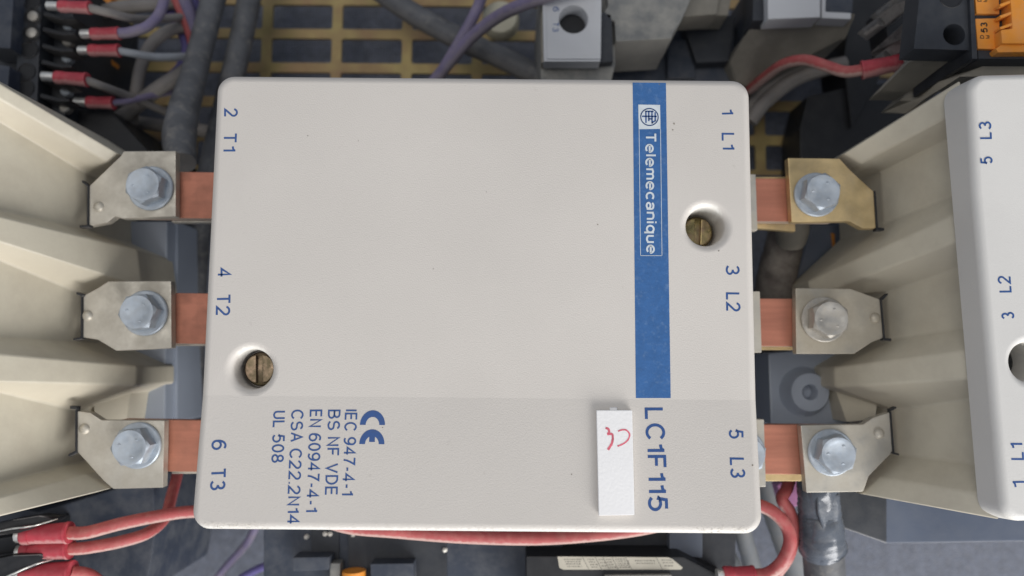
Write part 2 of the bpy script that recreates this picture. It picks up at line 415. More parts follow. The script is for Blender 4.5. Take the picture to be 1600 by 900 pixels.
def make_cover(x0, y0, x1, y1, zf, crease, holes, depth, rc=4.5, fr=2.2, xf=lambda p: p, hole_z=-14, hr=4.9, hf=2.0):
    """rounded plastic lid with filleted rim, crease line and countersunk screw holes"""
    bm = bmesh.new()
    prof = [(fr * (1 - math.sin(a)), -fr * (1 - math.cos(a))) for a in [PI / 2 * k / 6 for k in range(7)]]  # inset, drop
    prof = [(fr, 0.0)] + prof[1:] + [(-.6, -depth)]
    def z0(x, y): return zf(x, y)
    def outline(inset):
        return rounded(x0 + inset, y0 + inset, x1 - inset, y1 - inset, max(rc - inset, .5))
    rings = []
    for ins, dz in prof:
        o = outline(ins)
        # extra points at the crease on the straight sides
        pts = []
        for i, p in enumerate(o):
            q = o[(i + 1) % len(o)]
            pts.append(p)
            if (p[1] - crease) * (q[1] - crease) < 0:
                t = (crease - p[1]) / (q[1] - p[1]); pts.append((p[0] + (q[0] - p[0]) * t, crease))
        rings.append([bm.verts.new((x, y, (z0(x, y) + dz) if dz > -depth else -depth)) for x, y in pts])
    n = len(rings[0])
    for a, b in zip(rings, rings[1:]):
        for i in range(n):
            j = (i + 1) % n
            bm.faces.new((a[i], b[i], b[j], a[j]))
    top = rings[0]
    # split the top at the crease
    ci = [i for i, v in enumerate(top) if abs(v.co.y - crease) < 1e-5]
    i0, i1 = ci
    l1 = [top[i] for i in range(i0, i1 + 1)]
    l2 = [top[i % n] for i in range(i1, i0 + n + 1)]
    ce = bm.edges.new((top[i0], top[i1])); ce.smooth = False
    for loop in (l1, l2):
        ys = [v.co.y for v in loop]; ym = sum(ys) / len(ys)
        hs = [h for h in holes if (h[1] - crease) * (ym - crease) > 0]
        if not hs:
            bm.faces.new(loop); continue
        edges = []
        for i in range(len(loop)):
            a, b = loop[i], loop[(i + 1) % len(loop)]
            e = bm.edges.get((a, b)) or bm.edges.new((a, b)); edges.append(e)
        for hx, hy, hz in hs:
            zz = z0(hx, hy); seg = 40
            rr = [(hr + hf * (1 - math.sin(PI / 2 * k / 6)), zz - hf * (1 - math.cos(PI / 2 * k / 6))) for k in range(7)] + [(hr - .05, zz + hz)]
            hrs = [[bm.verts.new((hx + r * math.cos(2 * PI * s / seg), hy + r * math.sin(2 * PI * s / seg), z)) for s in range(seg)] for r, z in rr]
            for a, b in zip(hrs, hrs[1:]):
                for s in range(seg):
                    t = (s + 1) % seg
                    bm.faces.new((a[s], a[t], b[t], b[s]))
            bm.faces.new(hrs[-1])
            for s in range(seg):
                edges.append(bm.edges.get((hrs[0][s], hrs[0][(s + 1) % seg])))
        bmesh.ops.triangle_fill(bm, edges=edges, use_beauty=True)
    for v in bm.verts: v.co = xf(v.co)
    return bm

def bolt(parent, head_px, washer_px, zp, mat, rot, r_head=5.6, r_wash=6.6):
    """flanged hex bolt on a washer, standing on the plate at height zp"""
    c = P(washer_px[0], washer_px[1], zp + .8)
    wb = lathe(bmesh.new(), c, [(r_wash - .3, zp - .05), (r_wash, zp + .25), (r_wash, zp + .8), (r_wash - .3, zp + 1.05), (.2, zp + 1.05)], 36)
    obj('washer', wb, mat, parent)
    hb = bmesh.new()
    h0, h1 = zp + 1.05, zp + 5.6
    tb = bmesh.new(); rings = []
    for r6, z in ((r_head, h0), (r_head, h1 - .35), (r_head * .845, h1), (r_head * .66, h1), (r_head * .60, h1 - .15)):
        ring = []
        for s in range(36):
            a = 2 * PI * s / 36
            if r6 >= r_head - 1e-6:
                am = (a + PI / 6) % (PI / 3) - PI / 6
                rad = r6 * math.cos(PI / 6) / math.cos(am - 0) if False else r6 * math.cos(PI / 6) / math.cos(((a) % (PI / 3)) - PI / 6)
                if z > h0 + 1:   # chamfer dips at the corners
                    zz = z - .35 * (rad / r6 - .866) / .134
                else: zz = z
            else:
                rad = r6; zz = z
            ring.append(tb.verts.new((c.x + rad * math.cos(a + rot), c.y + rad * math.sin(a + rot), zz)))
        rings.append(ring)
    for a, b in zip(rings, rings[1:]):
        for s in range(36):
            t = (s + 1) % 36
            tb.faces.new((a[s], a[t], b[t], b[s]))
    tb.faces.new(rings[-1]); tb.faces.new(rings[0][::-1])
    # raised grade marks
    for k in range(3):
        a = rot + .7 + k * 2.1
        q = Vector((c.x + math.cos(a) * r_head * .5, c.y + math.sin(a) * r_head * .5, h1))
        add_prism(tb, [q + Vector((math.cos(a + t) * .55, math.sin(a + t) * .35, .0)) for t in (0, PI / 2, PI, 3 * PI / 2)], .3, .08, 1)
    merge(hb, tb)
    obj('bolt_head', hb, mat, parent, smooth=28)
    sb = lathe(bmesh.new(), c, [(2.9, zp - 12), (2.9, zp)], 16)
    obj('bolt_shank', sb, mat, parent)

def terminal(parent, outline, z, bolt_args, mat, dimple=None, bmat='zinc', thick=3.0):
    t = obj('terminal_plate', prism(outline, z, thick, .35, 2), mat, parent, wn=True)
    bolt(t, *bolt_args[:2], z, bmat, bolt_args[2])
    if dimple:
        c = P(dimple[0], dimple[1], z)
        obj('rivet_dimple', lathe(bmesh.new(), c, [(1.6, z - .1), (1.45, z + .35), (1.0, z + .75), (.4, z + .95)], 20), mat, t)
    return t

# ================================================================ SETTING
zb = -140
bp_ = bmesh.new()
v = [bp_.verts.new(c) for c in ((-600, -500, zb), (600, -500, zb), (600, 600, zb), (-600, 600, zb))]
bp_.faces.new(v)
tag(obj('back_panel', bp_, 'panel', smooth=0), None, None, kind='structure')

# perforated mounting plate (30 x 15 mm slots)
GZ = -120
g0 = P(417, 52, GZ)
def perforated(xa, xb, ya, yb, px=30.0, py=15.0, sw=4.2, th=1.6):
    bm = bmesh.new()
    def keep(x, y): return True
    for i in range(xa, xb):
        for j in range(ya, yb):
            cx, cy = g0.x + (i + .5) * px, g0.y + (j + .5) * py
            hx, hy = px / 2, py / 2
            o = [(cx - hx, cy - hy), (cx + hx, cy - hy), (cx + hx, cy + hy), (cx - hx, cy + hy)]
            inn = rounded(cx - hx + sw / 2, cy - hy + sw / 2, cx + hx - sw / 2, cy + hy - sw / 2, 1.0, 2)
            # order of rounded(): corners ++, -+, --, +-
            oc = [o[2], o[3], o[0], o[1]]
            iv = [bm.verts.new((x, y, GZ)) for x, y in inn]; ov = [bm.verts.new((x, y, GZ)) for x, y in oc]
            lv = [bm.verts.new((x, y, GZ - th)) for x, y in inn]
            m = len(inn) // 4
            for c in range(4):
                for k in range(m - 1):
                    bm.faces.new((ov[c], iv[c * m + k], iv[c * m + k + 1]))
                n2 = (c + 1) % 4
                bm.faces.new((ov[c], iv[c * m + m - 1], iv[n2 * m], ov[n2]))
            for k in range(len(inn)):
                q = (k + 1) % len(inn)
                bm.faces.new((iv[k], lv[k], lv[q], iv[q]))
    bmesh.ops.remove_doubles(bm, verts=bm.verts, dist=.01)
    return bm
tag(obj('perforated_mounting_plate', perforated(-5, 13, -4, 5), 'grid', smooth=0),
    'yellow chromated metal mounting plate with rows of rectangular slots', 'mounting plate')

# ================================================================ CENTRE CONTACTOR
CX0, CX1, CY0, CY1 = -76.6, 60.8, -41.4, 72.2
CREASE = -9.6
FS = -math.tan(math.radians(4.8))
def zc(x, y): return 0.0 if y > CREASE else (y - CREASE) * FS
def Pc(px, py):
    p = P(px, py, 0)
    for _ in range(4): p = P(px, py, zc(p.x, p.y))
    return p
h1, h2 = Pc(1104, 353), Pc(393, 577)
cc = thing('contactor', 'off-white contactor with blue brand stripe and LC1F115 lettering', 'contactor', (-8, 15, -118))
cc['label'] = 'off-white contactor with blue brand stripe and LC1F115 lettering'
obj('lid', make_cover(CX0, CY0, CX1, CY1, zc, CREASE, [(h1.x, h1.y, -13), (h2.x, h2.y, -9)], 26), 'cover', cc, smooth=30, wn=True, crease_y=CREASE)
obj('body', box(-8, 15, -118, -26.2, 60, 52, 2), 'navy', cc, wn=True)
for hp, zs, rot, smat in ((h1, -9.8, 1.52, 'brass_screw'), (h2, -6.6, 1.62, 'red_screw')):
    sc = bmesh.new()
    lathe(sc, hp, [(4.4, zs - 3), (4.4, zs - .9), (4.1, zs - .35), (3.2, zs), (.2, zs + .25)], 32)
    s_ = obj('screw', sc, smat, cc)
    d = Vector((math.cos(rot), math.sin(rot), 0)); n = Vector((-d.y, d.x, 0)); c = Vector((hp.x, hp.y, zs + .33))
    for sg in (-1, 1):   # two half-domes stand proud of the slot floor
        arc = [c + n * sg * .75 + d * -3.6] + [c + n * sg * (.75 + 3.0 * math.sin(PI * k / 8)) - d * 3.6 * math.cos(PI * k / 8) for k in range(1, 8)] + [c + n * sg * .75 + d * 3.6]
        if sg < 0: arc = arc[::-1]
        obj('head_half', add_prism(bmesh.new(), [a + Vector((0, 0, .75)) for a in arc], 1.5,   .35, 2), smat, s_, wn=True)

# blue stripe, logo and lettering
st = obj('blue_stripe', flat_poly([Pc(988.5, 129), Pc(1040.5, 129.5), Pc(1048, 622), Pc(993.5, 622)], zc, .03), 'blue', cc, smooth=0)
obj('logo_square', flat_poly([Pc(997.3, 163.5), Pc(1031.3, 164), Pc(1032, 201.5), Pc(998, 202)], zc, .06), 'white_print', st, smooth=0)
lg = bmesh.new()
lc = Pc(1014.7, 183); pxmm = (Pc(1024.7, 183) - lc).length / 10
def stroke(bm, pts, wd, zo):
    for a, b in zip(pts, pts[1:]):
        d = (b - a).normalized(); n = Vector((-d.y, d.x, 0)) * wd / 2; e = d * wd * .25
        q = [a - e + n, a - e - n, b + e - n, b + e + n]
        bm.faces.new([bm.verts.new((p.x, p.y, zc(p.x, p.y) + zo)) for p in q])
def lp(x, y): return lc + Vector((x * pxmm, -y * pxmm, 0))
ring = [lp(13.6 * math.cos(2 * PI * k / 40), 13.6 * math.sin(2 * PI * k / 40)) for k in range(41)]
stroke(lg, ring, 1.7 * pxmm, .09)
for pts in ([(-11, -1), (11, -1)], [(-6, -9), (6, -9)], [(-5.5, -9), (-5.5, 9)], [(-1, -9), (-1, 6)], [(4, -9), (4, 10)], [(9, -7), (9, 6)], [(-1, 3), (4, 3)], [(4, 9), (9, 6)]):
    stroke(lg, [lp(*p) for p in pts], 2.2 * pxmm, .092)
obj('logo_mark', lg, 'ink', st, smooth=0)
fr_ = bmesh.new()
stroke(fr_, [Pc(998.5, 202), Pc(1000.8, 399.5), Pc(1034.3, 399.5), Pc(1032, 202)], .8 * pxmm, .06)
obj('logo_frame', fr_, 'white_print', st, smooth=0)
obj('brand_lettering', text_bm('Telemecanique', Pc(1016.5, 207), Pc(1018.5, 397), 17.5 * pxmm, zc, w=.165, thick=.07, gap=.08), 'white_print', st, smooth=0)
LET = [('2', (361, 169.5), (361, 183), 21.5), ('T1', (359.5, 207), (358.5, 237), 21.5), ('4', (350, 418.5), (350, 433.5), 21.5),
       ('T2', (349, 459), (348.5, 493.5), 22), ('6', (342.5, 687), (342, 703), 22.5), ('T3', (341, 731), (340, 766), 23),
       ('1', (1136.5, 170), (1137, 179), 20.5), ('L1', (1138, 207.5), (1138.5, 234), 21), ('3', (1144.5, 414), (1145, 430), 21.5),
       ('L2', (1145.5, 457), (1146, 487), 22), ('5', (1150, 671), (1150.3, 685.5), 22), ('L3', (1152, 715), (1153, 747), 22.5)]
for s, a, b, cap in LET:
    obj('terminal_number' if len(s) == 1 else 'terminal_lettering', text_bm(s, Pc(*a), Pc(*b), cap * pxmm, zc), 'ink', cc, smooth=0)
obj('type_lettering', text_bm('LC1F115', Pc(1022.5, 636.5), Pc(1028.5, 799), 29.5 * pxmm, zc, w=.15, gap=.12), 'ink', cc, smooth=0)
for s, a, b in (('IEC 947-4-1', (549, 640), (543, 774)), ('BS NF VDE', (522.5, 640), (517.5, 774.5)), ('EN 60947-4-1', (494, 640), (487, 800)),
                ('CSA C22.2N14', (465, 640), (457.5, 819.5)), ('UL 508', (437, 642), (433.5, 723))):
    obj('standards_lettering', text_bm(s, Pc(*a), Pc(*b), 18.8 * pxmm, zc), 'ink', cc, smooth=0)
def ce_arc(px, py, bar):
    bm = bmesh.new()
    c = Pc(px, py); ro, ri = 18.8 * pxmm, 10.2 * pxmm
    k = 24; ov = []; iv = []
    for i in range(k + 1):
        a = PI * i / k
        for lst, r in ((ov, ro), (iv, ri)):
            x, y = c.x + r * math.cos(a), c.y + r * math.sin(a) * 1.15
            lst.append(bm.verts.new((x, y, zc(x, y) + .03)))
    for i in range(k): bm.faces.new((ov[i], ov[i + 1], iv[i + 1], iv[i]))
    if bar:
        h = 4.2 * pxmm
        q = [(c.x - h, c.y + 3.2 * pxmm), (c.x + h, c.y + 3.2 * pxmm), (c.x + h, c.y + ri * 1.2), (c.x - h, c.y + ri * 1.2)]
        bm.faces.new([bm.verts.new((x, y, zc(x, y) + .032)) for x, y in q])
    return bm
obj('conformity_mark', ce_arc(582, 664, False), 'ink', cc, smooth=0)
obj('conformity_mark', ce_arc(581, 694, True), 'ink', cc, smooth=0)

# small scuffs and specks on the lid
for x, y, r in ((1053, 193, 2.2), (1051, 203, 1.5), (934, 351, 1.3), (481, 212, 1.0), (1030, 131.5, 1.2), (677, 420, 1.0), (1123, 392, 1.6), (598, 668, 1.2), (760, 300, .8), (893, 741, 1.1), (1176, 727, 1.6), (560, 220, .8)):
    c = Pc(x, y); k = 9; ph = random.random() * 6
    obj('speck', flat_poly([c + Vector((math.cos(2 * PI * i / k) * r * pxmm * (.5 + .5 * random.random()), math.sin(2 * PI * i / k) * r * pxmm * (.5 + .6 * random.random()), 0)) for i in range(k)], zc, .045), 'speck', cc, smooth=0)
# crust of dust along the lower rim
du = bmesh.new()
for k in range(650):
    t = random.random()
    if random.random() < .35: t = random.choice([random.uniform(0, .12), random.uniform(.9, 1)])
    x = CX0 + 3 + t * (CX1 - CX0 - 6); a = random.uniform(.15, 1.1)
    y = CY0 + 2.2 * (1 - math.sin(a)); z = zc(x, CY0) - 2.2 * (1 - math.cos(a))
    r = random.uniform(.04, .11) * (1.6 if t < .12 or t > .9 else 1)
    vs = [du.verts.new((x + random.uniform(-r, r) * 1.6, y + random.uniform(-r, r), z + random.uniform(-.3, 1) * r)) for _ in range(4)]
    for f in ((0, 1, 2), (0, 2, 3), (0, 3, 1), (1, 3, 2)): du.faces.new([vs[i] for i in f])
o = obj('dust_crust', du, 'dust', cc, smooth=0); o['kind'] = 'stuff'

# white tag with red handwriting
tz = 1.5
tpx = [(932, 641), (988, 641), (991.6, 805), (935.6, 806)]
tgp = [P(x, y, zc(0, P(x, y, 0).y) + tz) for x, y in tpx]
tc_ = sum(tgp, Vector()) / 4
tg = thing('marker_tag', 'small white plastic tag with red handwritten mark on contactor lid', 'tag', (tc_.x, tc_.y, zc(0, tc_.y)))
obj('plate', add_prism(bmesh.new(), tgp, tz - .1, .25, 2), 'tag', tg, wn=True)
obj('clip_tab', add_prism(bmesh.new(), [P(x, y, tz - .5) for x, y in ((953, 637), (964, 636.5), (965, 644), (953, 644))], 1.2, .15, 1), 'tag', tg)
def ztag(x, y):
    a = (tgp[0].y, tgp[0].z); b = (tgp[3].y, tgp[3].z)
    return a[1] + (b[1] - a[1]) * (y - a[0]) / (b[0] - a[0])
for name, pts, wd in (('handwriting_stroke', [(128, 192), (150, 200), (156, 222), (146, 240), (176, 238), (184, 262), (176, 310), (145, 360)], .50), ('handwriting_stroke', [(225, 217), (258, 206), (292, 210), (315, 243), (300, 285), (262, 315), (219, 332)], .34)):
    pp = catmull([P(920 + a / 5, 630 + b / 5, tz) for a, b in pts], 5)
    bm = bmesh.new(); L_, R_ = [], []
    for i, p in enumerate(pp):
        d = (pp[min(i + 1, len(pp) - 1)] - pp[max(i - 1, 0)]).normalized(); n = Vector((-d.y, d.x, 0)) * wd * (.75 + .3 * random.random()) * .62
        for lst, q in ((L_, p + n), (R_, p - n)): lst.append(bm.verts.new((q.x, q.y, ztag(q.x, q.y) + .04)))
    for i in range(len(pp) - 1): bm.faces.new((L_[i], R_[i], R_[i + 1], L_[i + 1]))
    obj(name, bm, 'red_ink', tg, smooth=0)

# centre contactor's own terminals
BARZ = -34.5
for i, (yy, xr) in enumerate(((312, 1181), (503, 1187.5), (703, 1194))):
    q = [P(1150, yy - 48 + (8 if i == 0 else 0), BARZ + 3.2), P(xr, yy - 48 + (8 if i == 0 else 0), BARZ + 3.2), P(xr + 3, yy + (58 if i == 2 else 48), BARZ + 3.2), P(1150, yy + (58 if i == 2 else 48), BARZ + 3.2)]
    t = obj('terminal_plate', add_prism(bmesh.new(), q, 3.0, .3, 2), 'nickel', cc, wn=True)
    bolt(t, None, ((1135, 1140, 1160)[i], yy + 4), BARZ + 3.2, 'zinc', .3)
for i, yy in enumerate((304, 497, 697)):
    q = [P(270, yy - 30, BARZ - 4.3), P(345, yy - 30, BARZ - 4.3), P(345, yy + 43.5, BARZ - 4.3), P(268, yy + 43.5, BARZ - 4.3)]
    obj('terminal_plate', add_prism(bmesh.new(), q, 3.0, .3, 2), 'nickel', cc, wn=True)
    q = [P(1176, yy - 28, BARZ - 4.3), P(1243 + i * 5, yy - 28, BARZ - 4.3), P(1243 + i * 5, yy + (58, 50, 55)[i], BARZ - 4.3), P(1176, yy + (52, 50, 55)[i], BARZ - 4.3)]
    obj('terminal_plate', add_prism(bmesh.new(), q, 2.4, .3, 2), 'brassy', cc, wn=True)

# ================================================================ COPPER BARS
LB = ['upper', 'middle', 'lower']
side_l = ['beside the contactor lettering 2 T1', 'beside the contactor lettering 4 T2', 'beside the contactor lettering 6 T3']
side_r = ['beside the contactor lettering 1 L1', 'beside the contactor lettering 3 L2', 'beside the contactor lettering 5 L3']
for i, (ya, yb) in enumerate(((268, 341), (457.5, 537), (656, 737))):
    b = prism([(190, ya - 1), (345, ya + 1), (345, yb + 1), (188, yb - 1)], BARZ, 4.0, .35, 2)
    tag(obj('copper_busbar', b, 'copper', wn=True), 'flat copper bar ' + side_l[i], 'busbar', 'copper bars joining the contactors')
for i, (ya, yb) in enumerate(((278, 346), (466, 541), (663, 741))):
    b = prism([(1165, ya), (1300, ya + 1), (1302, yb + 1), (1165, yb)], BARZ, 4.0, .35, 2)
    tag(obj('copper_busbar', b, 'copper', wn=True), 'flat copper bar ' + side_r[i], 'busbar', 'copper bars joining the contactors')

# ================================================================ SIDE CONTACTORS
def shroud(lines, zl, zs, skirt, nseg=10):
    """lines: (lip px, low px, kind) kind 't' rib top / 'f' channel floor"""
    bm = bmesh.new(); rows = []
    for (la, lb, k) in lines:
        dz = 0 if k == 't' else -5.0
        a = P(la[0], la[1], zl + dz); b = P(lb[0], lb[1], lb[2] if len(lb) > 2 else zs + dz)
        rows.append([bm.verts.new(a.lerp(b, t / nseg)) for t in range(nseg + 1)])
    for r, s in zip(rows, rows[1:]):
        for i in range(nseg):
            bm.faces.new((r[i], r[i + 1], s[i + 1], s[i]))
    for r in (rows[0], rows[-1]):
        lo = [bm.verts.new((v.co.x, v.co.y, skirt)) for v in r]
        for i in range(nseg): bm.faces.new((r[i], r[i + 1], lo[i + 1], lo[i]))
    # end wall below the low edge
    lo = [bm.verts.new((r[-1].co.x, r[-1].co.y, skirt)) for r in rows]
    for i in range(len(rows) - 1): bm.faces.new((rows[i][-1], rows[i + 1][-1], lo[i + 1], lo[i]))
    es = [e for e in bm.edges if len(e.link_faces) == 2]
    bmesh.ops.recalc_face_normals(bm, faces=bm.faces)
    sel = [e for e in es if e.calc_face_angle(0) > .25]
    bmesh.ops.bevel(bm, geom=sel, offset=.65, segments=3, profile=.5, affect='EDGES', clamp_overlap=True)
    return bm

rc_ = thing('contactor', 'off-white contactor with terminal lettering 5 L3, 3 L2 and 1 L1', 'contactor', (150, 15, -118))
RL = [((1484, 126), (1318, 240), 't'), ((1486, 170), (1345, 256), 't'), ((1489, 207), (1376, 268), 'f'), ((1494, 298), (1381, 350), 'f'),
      ((1497, 326), (1262, 440, -53), 't'), ((1500, 368), (1268, 464, -53), 't'), ((1504, 412), (1385, 456), 'f'), ((1512, 508), (1390, 532), 'f'),
      ((1514, 546), (1303, 574, -45), 't'), ((1519, 590), (1304, 605, -45), 't'), ((1521, 620), (1397, 640), 'f'), ((1530, 728), (1402, 710), 'f'),
      ((1533, 775), (1375, 745), 't'), ((1545, 812), (1345, 772), 't')]
obj('terminal_shroud', shroud([((a[0] + 16, a[1]), b, k) for a, b, k in RL], -6.0, -33.0, -68), 'beige', rc_, smooth=22, wn=True)
# lid of the right contactor, turned about two degrees
ra = math.radians(2.0)
ro_ = P(1487, 121, 0)
def zr(x, y): return 0.0 if y < 43.3 else (y - 43.3) * math.tan(math.radians(3.6))
rx0, ry1 = 115.8, 73.3; ry0 = -38.6
def rxf(co):
    p = Vector((rx0, ry1, 0)); d = Vector((co.x, co.y, 0)) - p
    c, s = math.cos(ra), math.sin(ra)
    return Vector((p.x + d.x * c - d.y * s, p.y + d.x * s + d.y * c, co.z))
def rxi(px, py):
    p = P(px, py, 0); o = Vector((rx0, ry1, 0)); d = p - o
    c, s = math.cos(-ra), math.sin(-ra)
    return Vector((o.x + d.x * c - d.y * s, o.y + d.x * s + d.y * c, 0))
hr_ = rxi(1612, 566)
obj('lid', make_cover(rx0, ry0, rx0 + 137, ry1, zr, 43.3, [(hr_.x, hr_.y, -19)], 8.5, xf=rxf, fr=2.1, rc=4.5), 'cover_r', rc_, smooth=30, wn=True)
obj('body', box(182, 15, -118, -20.5, 62, 50, 2), 'steelblue', rc_, wn=True)
hw_ = rxf(Vector((hr_.x, hr_.y, 0)))
obj('screw', lathe(bmesh.new(), hw_, [(4.8, -18.9), (4.8, -14), (4.2, -13.4), (.2, -13)], 28), 'black', rc_)  # black disc at the hole bottom, its colour supplies the shade in the hole
for s, a, b, cap in (('5', (1540, 257), (1538.5, 246), 19), ('L3', (1536.5, 219), (1534.5, 192), 19.5), ('3', (1575.5, 498.5), (1574, 488), 20), ('L2', (1570.5, 457), (1568.5, 431), 20),
                     ('1', (1592, 763), (1591, 751), 20), ('L1', (1589.5, 719), (1588, 692), 20.5)):
    obj('terminal_number' if len(s) == 1 else 'terminal_lettering', text_bm(s, P(*a, 0), P(*b, 0), cap * pxmm, lambda x, y: 0.0 if y < 44 else zr(x, y) + .04, thick=.04), 'ink', rc_, smooth=0)
RT = [([(1231, 246.6), (1312, 247.5), (1330, 267), (1366, 300), (1370, 357), (1348, 357), (1327, 345.5), (1237, 347)], (None, (1276, 304), .35), None, 'brassy', 'zinc'),
      ([(1243, 450), (1329, 451), (1375, 467.7), (1381, 528), (1364, 534), (1335, 553), (1244, 553)], (None, (1288, 499), .5), (1367, 497), 'nickel_dark', 'zinc_old'),
      ([(1251, 664.6), (1349, 663), (1364, 653), (1391, 644), (1395.5, 706), (1358, 744), (1349, 768.5), (1260, 770)], (None, (1299, 707), .28), (1373, 677), 'nickel', 'zinc')]
for ol, ba, dm, mt, bm_ in RT:
    terminal(rc_, ol, -31.2, ba, mt, dm, bm_)
def slots(parent, items):
    for pts in items:
        obj('slot_shade', prism(pts, -33.5, 2, .1, 1), 'black', parent)  # solid black slivers: shade of the gaps round the plate, put in as colour
slots(rc_, [[(1366, 298, -30.6), (1368.5, 298, -30.6), (1372.5, 358, -30.6), (1369.5, 358, -30.6)], [(1369, 355, -30.4), (1382, 356, -30.4), (1382, 360, -30.4), (1369, 361, -30.4)],
            [(1376, 467, -30.6), (1378, 467, -30.6), (1383.5, 529, -30.6), (1381, 529, -30.6)], [(1378, 466, -30.4), (1387, 458, -30.4), (1388, 460, -30.4), (1380, 469, -30.4)], [(1381, 528, -30.4), (1393, 529, -30.4), (1393, 533, -30.4), (1380, 532, -30.4)],
            [(1391, 643, -30.6), (1393, 643, -30.6), (1398, 707, -30.6), (1395.5, 707, -30.6)], [(1391, 640, -30.4), (1400, 635, -30.4), (1401, 638, -30.4), (1392, 643, -30.4)], [(1395, 706, -30.4), (1405, 709, -30.4), (1405, 712, -30.4), (1394, 709, -30.4)]])
# mounting foot below
obj('barrier_wall', prism([(1304, 605, -54), (1374, 607, -44), (1368, 655, -44), (1323, 660, -50)], -50, 12, .5), 'beige', rc_, wn=True)
ft = obj('mounting_foot', prism([(1200, 552), (1318, 540), (1324, 664), (1204, 664)], -60, 58, 1.0), 'footgrey', rc_, wn=True)
fc = P(1266, 613, -55)
bmm = lathe(bmesh.new(), fc, [(8.6, -60.5), (6.9, -58.5), (6.5, -55.8), (6.0, -55), (2.6, -55), (2.2, -55.6), (2.2, -72)], 36, cap=False)
obj('threaded_boss', bmm, 'footgrey', ft)
obj('boss_bore', lathe(bmesh.new(), fc, [(2.18, -69), (2.18, -62), (.1, -62)], 24), 'black', ft)
obj('coil_housing', prism([(1268, 352), (1350, 350), (1348, 395), (1300, 440), (1290, 455), (1240, 455)], -78, 40, .6), 'steelblue', rc_, wn=True)
obj('orange_slot', prism([(1299, 364), (1304, 365), (1306, 396), (1303, 399)], -77.4, 2, .1), 'orange', rc_)
obj('foot_flange', prism([(1312, 760), (1312, 823), (1388, 850), (1640, 846), (1640, 700), (1335, 700)], -58, 40, .8), 'slate', rc_, wn=True)
obj('shaded_foot_side', prism([(1306, 765), (1311, 822), (1386, 848), (1386, 770)], -56.5, 40, .5), 'dark', rc_, wn=True)  # near-black slab: shade of the left-facing chamfer is put into its colour

lc_ = thing('contactor', 'beige ribbed terminal shroud of the contactor wired to T1, T2 and T3', 'contactor', (-165, 15, -118))
def ext(a, b):   # carry a line measured at the picture edge on to the lip
    t = 46.0
    return (a[0] - t, a[1] + (a[1] - b[1]) / (b[0] - a[0]) * t)
LLm = [((0, 130), (185, 240), 't'), ((0, 155), (168, 254), 't'), ((0, 190), (134, 270), 'f'), ((0, 330), (137, 360), 'f'), ((0, 338), (214, 390, -44), 't'), ((0, 378), (222, 448, -44), 't'),
       ((0, 406), (126, 458), 'f'), ((0, 526), (117, 534), 'f'), ((0, 553), (213, 572, -43), 't'), ((0, 597), (213, 602, -43), 't'), ((0, 612), (118, 640), 'f'), ((0, 755), (107, 727), 'f'),
       ((0, 776), (133, 741), 't'), ((0, 807), (173, 764), 't')]
obj('terminal_shroud', shroud([(ext(a, b), b, k) for a, b, k in LLm], -2.0, -33.0, -68), 'beige', lc_, smooth=22, wn=True)
obj('lid', make_cover(-278, -41, -141.5, 72, lambda x, y: 0.0 if y < 43.3 else (y - 43.3) * .03, 43.3, [], 12), 'cover', lc_, smooth=30, wn=True)
obj('body', box(-200, 15, -118, -20.5, 62, 50, 2), 'navy', lc_, wn=True)
LT = [([(138.7, 291), (189, 243), (193, 236), (274.6, 235.6), (274.6, 338), (191, 341.5), (180, 338), (167, 348), (138, 353)], (None, (235, 294), .42), (154.5, 323), 'nickel', 'zinc'),
      ([(128.7, 462.7), (152.7, 450), (168.7, 439.5), (267.3, 439), (268, 544), (181, 548), (152.7, 531), (128, 527)], (None, (226, 489), .15), (137, 493), 'nickel', 'zinc'),
      ([(119.6, 642), (141, 645), (158.7, 656.5), (257, 657), (254.7, 762), (176.5, 764), (162, 751.5), (119.6, 705)], (None, (215, 696), .1), (132, 670), 'nickel', 'zinc')]
for ol, ba, dm, mt, bm_ in LT:
    terminal(lc_, ol, -31.2, ba, mt, dm, bm_)
slots(lc_, [[(136, 290, -30.6), (138.5, 290, -30.6), (138, 354, -30.6), (135.5, 354, -30.6)], [(128, 281, -30.4), (138, 289, -30.4), (137, 292, -30.4), (128, 285, -30.4)], [(124, 352, -30.4), (140, 351, -30.4), (140, 355, -30.4), (124, 356, -30.4)],
            [(126, 461, -30.6), (129, 461, -30.6), (128.5, 530, -30.6), (125.5, 530, -30.6)], [(119, 456, -30.4), (131, 460, -30.4), (129, 464, -30.4), (119, 460, -30.4)], [(114, 529, -30.4), (127, 526, -30.4), (127, 530, -30.4), (114, 532, -30.4)],
            [(117, 640, -30.6), (119.6, 640, -30.6), (119.6, 708, -30.6), (117, 708, -30.6)], [(109, 634, -30.4), (120, 635, -30.4), (120, 640, -30.4), (109, 639, -30.4)], [(106, 710, -30.4), (118, 704, -30.4), (119, 708, -30.4), (107, 714, -30.4)]])
obj('barrier_wall', prism([(141, 606, -44), (206, 604, -52), (197, 660, -52), (150, 660, -46)], -48, 12, .5), 'beige', lc_, wn=True)
obj('mounting_foot', prism([(150, 345), (262, 345), (258, 660), (150, 660)], -64, 54, 1.0), 'footgrey', lc_, wn=True)
obj('mounting_rib', prism([(232, 345), (278, 345), (277, 660), (238, 660)], -70, 48, 1.0), 'footgrey', lc_, wn=True)
obj('foot_flange', prism([(-40, 780), (60, 800), (240, 745), (243, 830), (236, 880), (226, 930), (-40, 930)], -66, 50, .8), 'navy', lc_, wn=True)

# ================================================================ CABLES
def wire(name, label, cat, pts, r, mat, group=None, wob=0.0, seg=14, sub=8):
    b = tube(bmesh.new(), [P(*p) for p in pts], r, seg, sub, wob)
    return tag(obj(name, b, mat, smooth=60), label, cat, group)

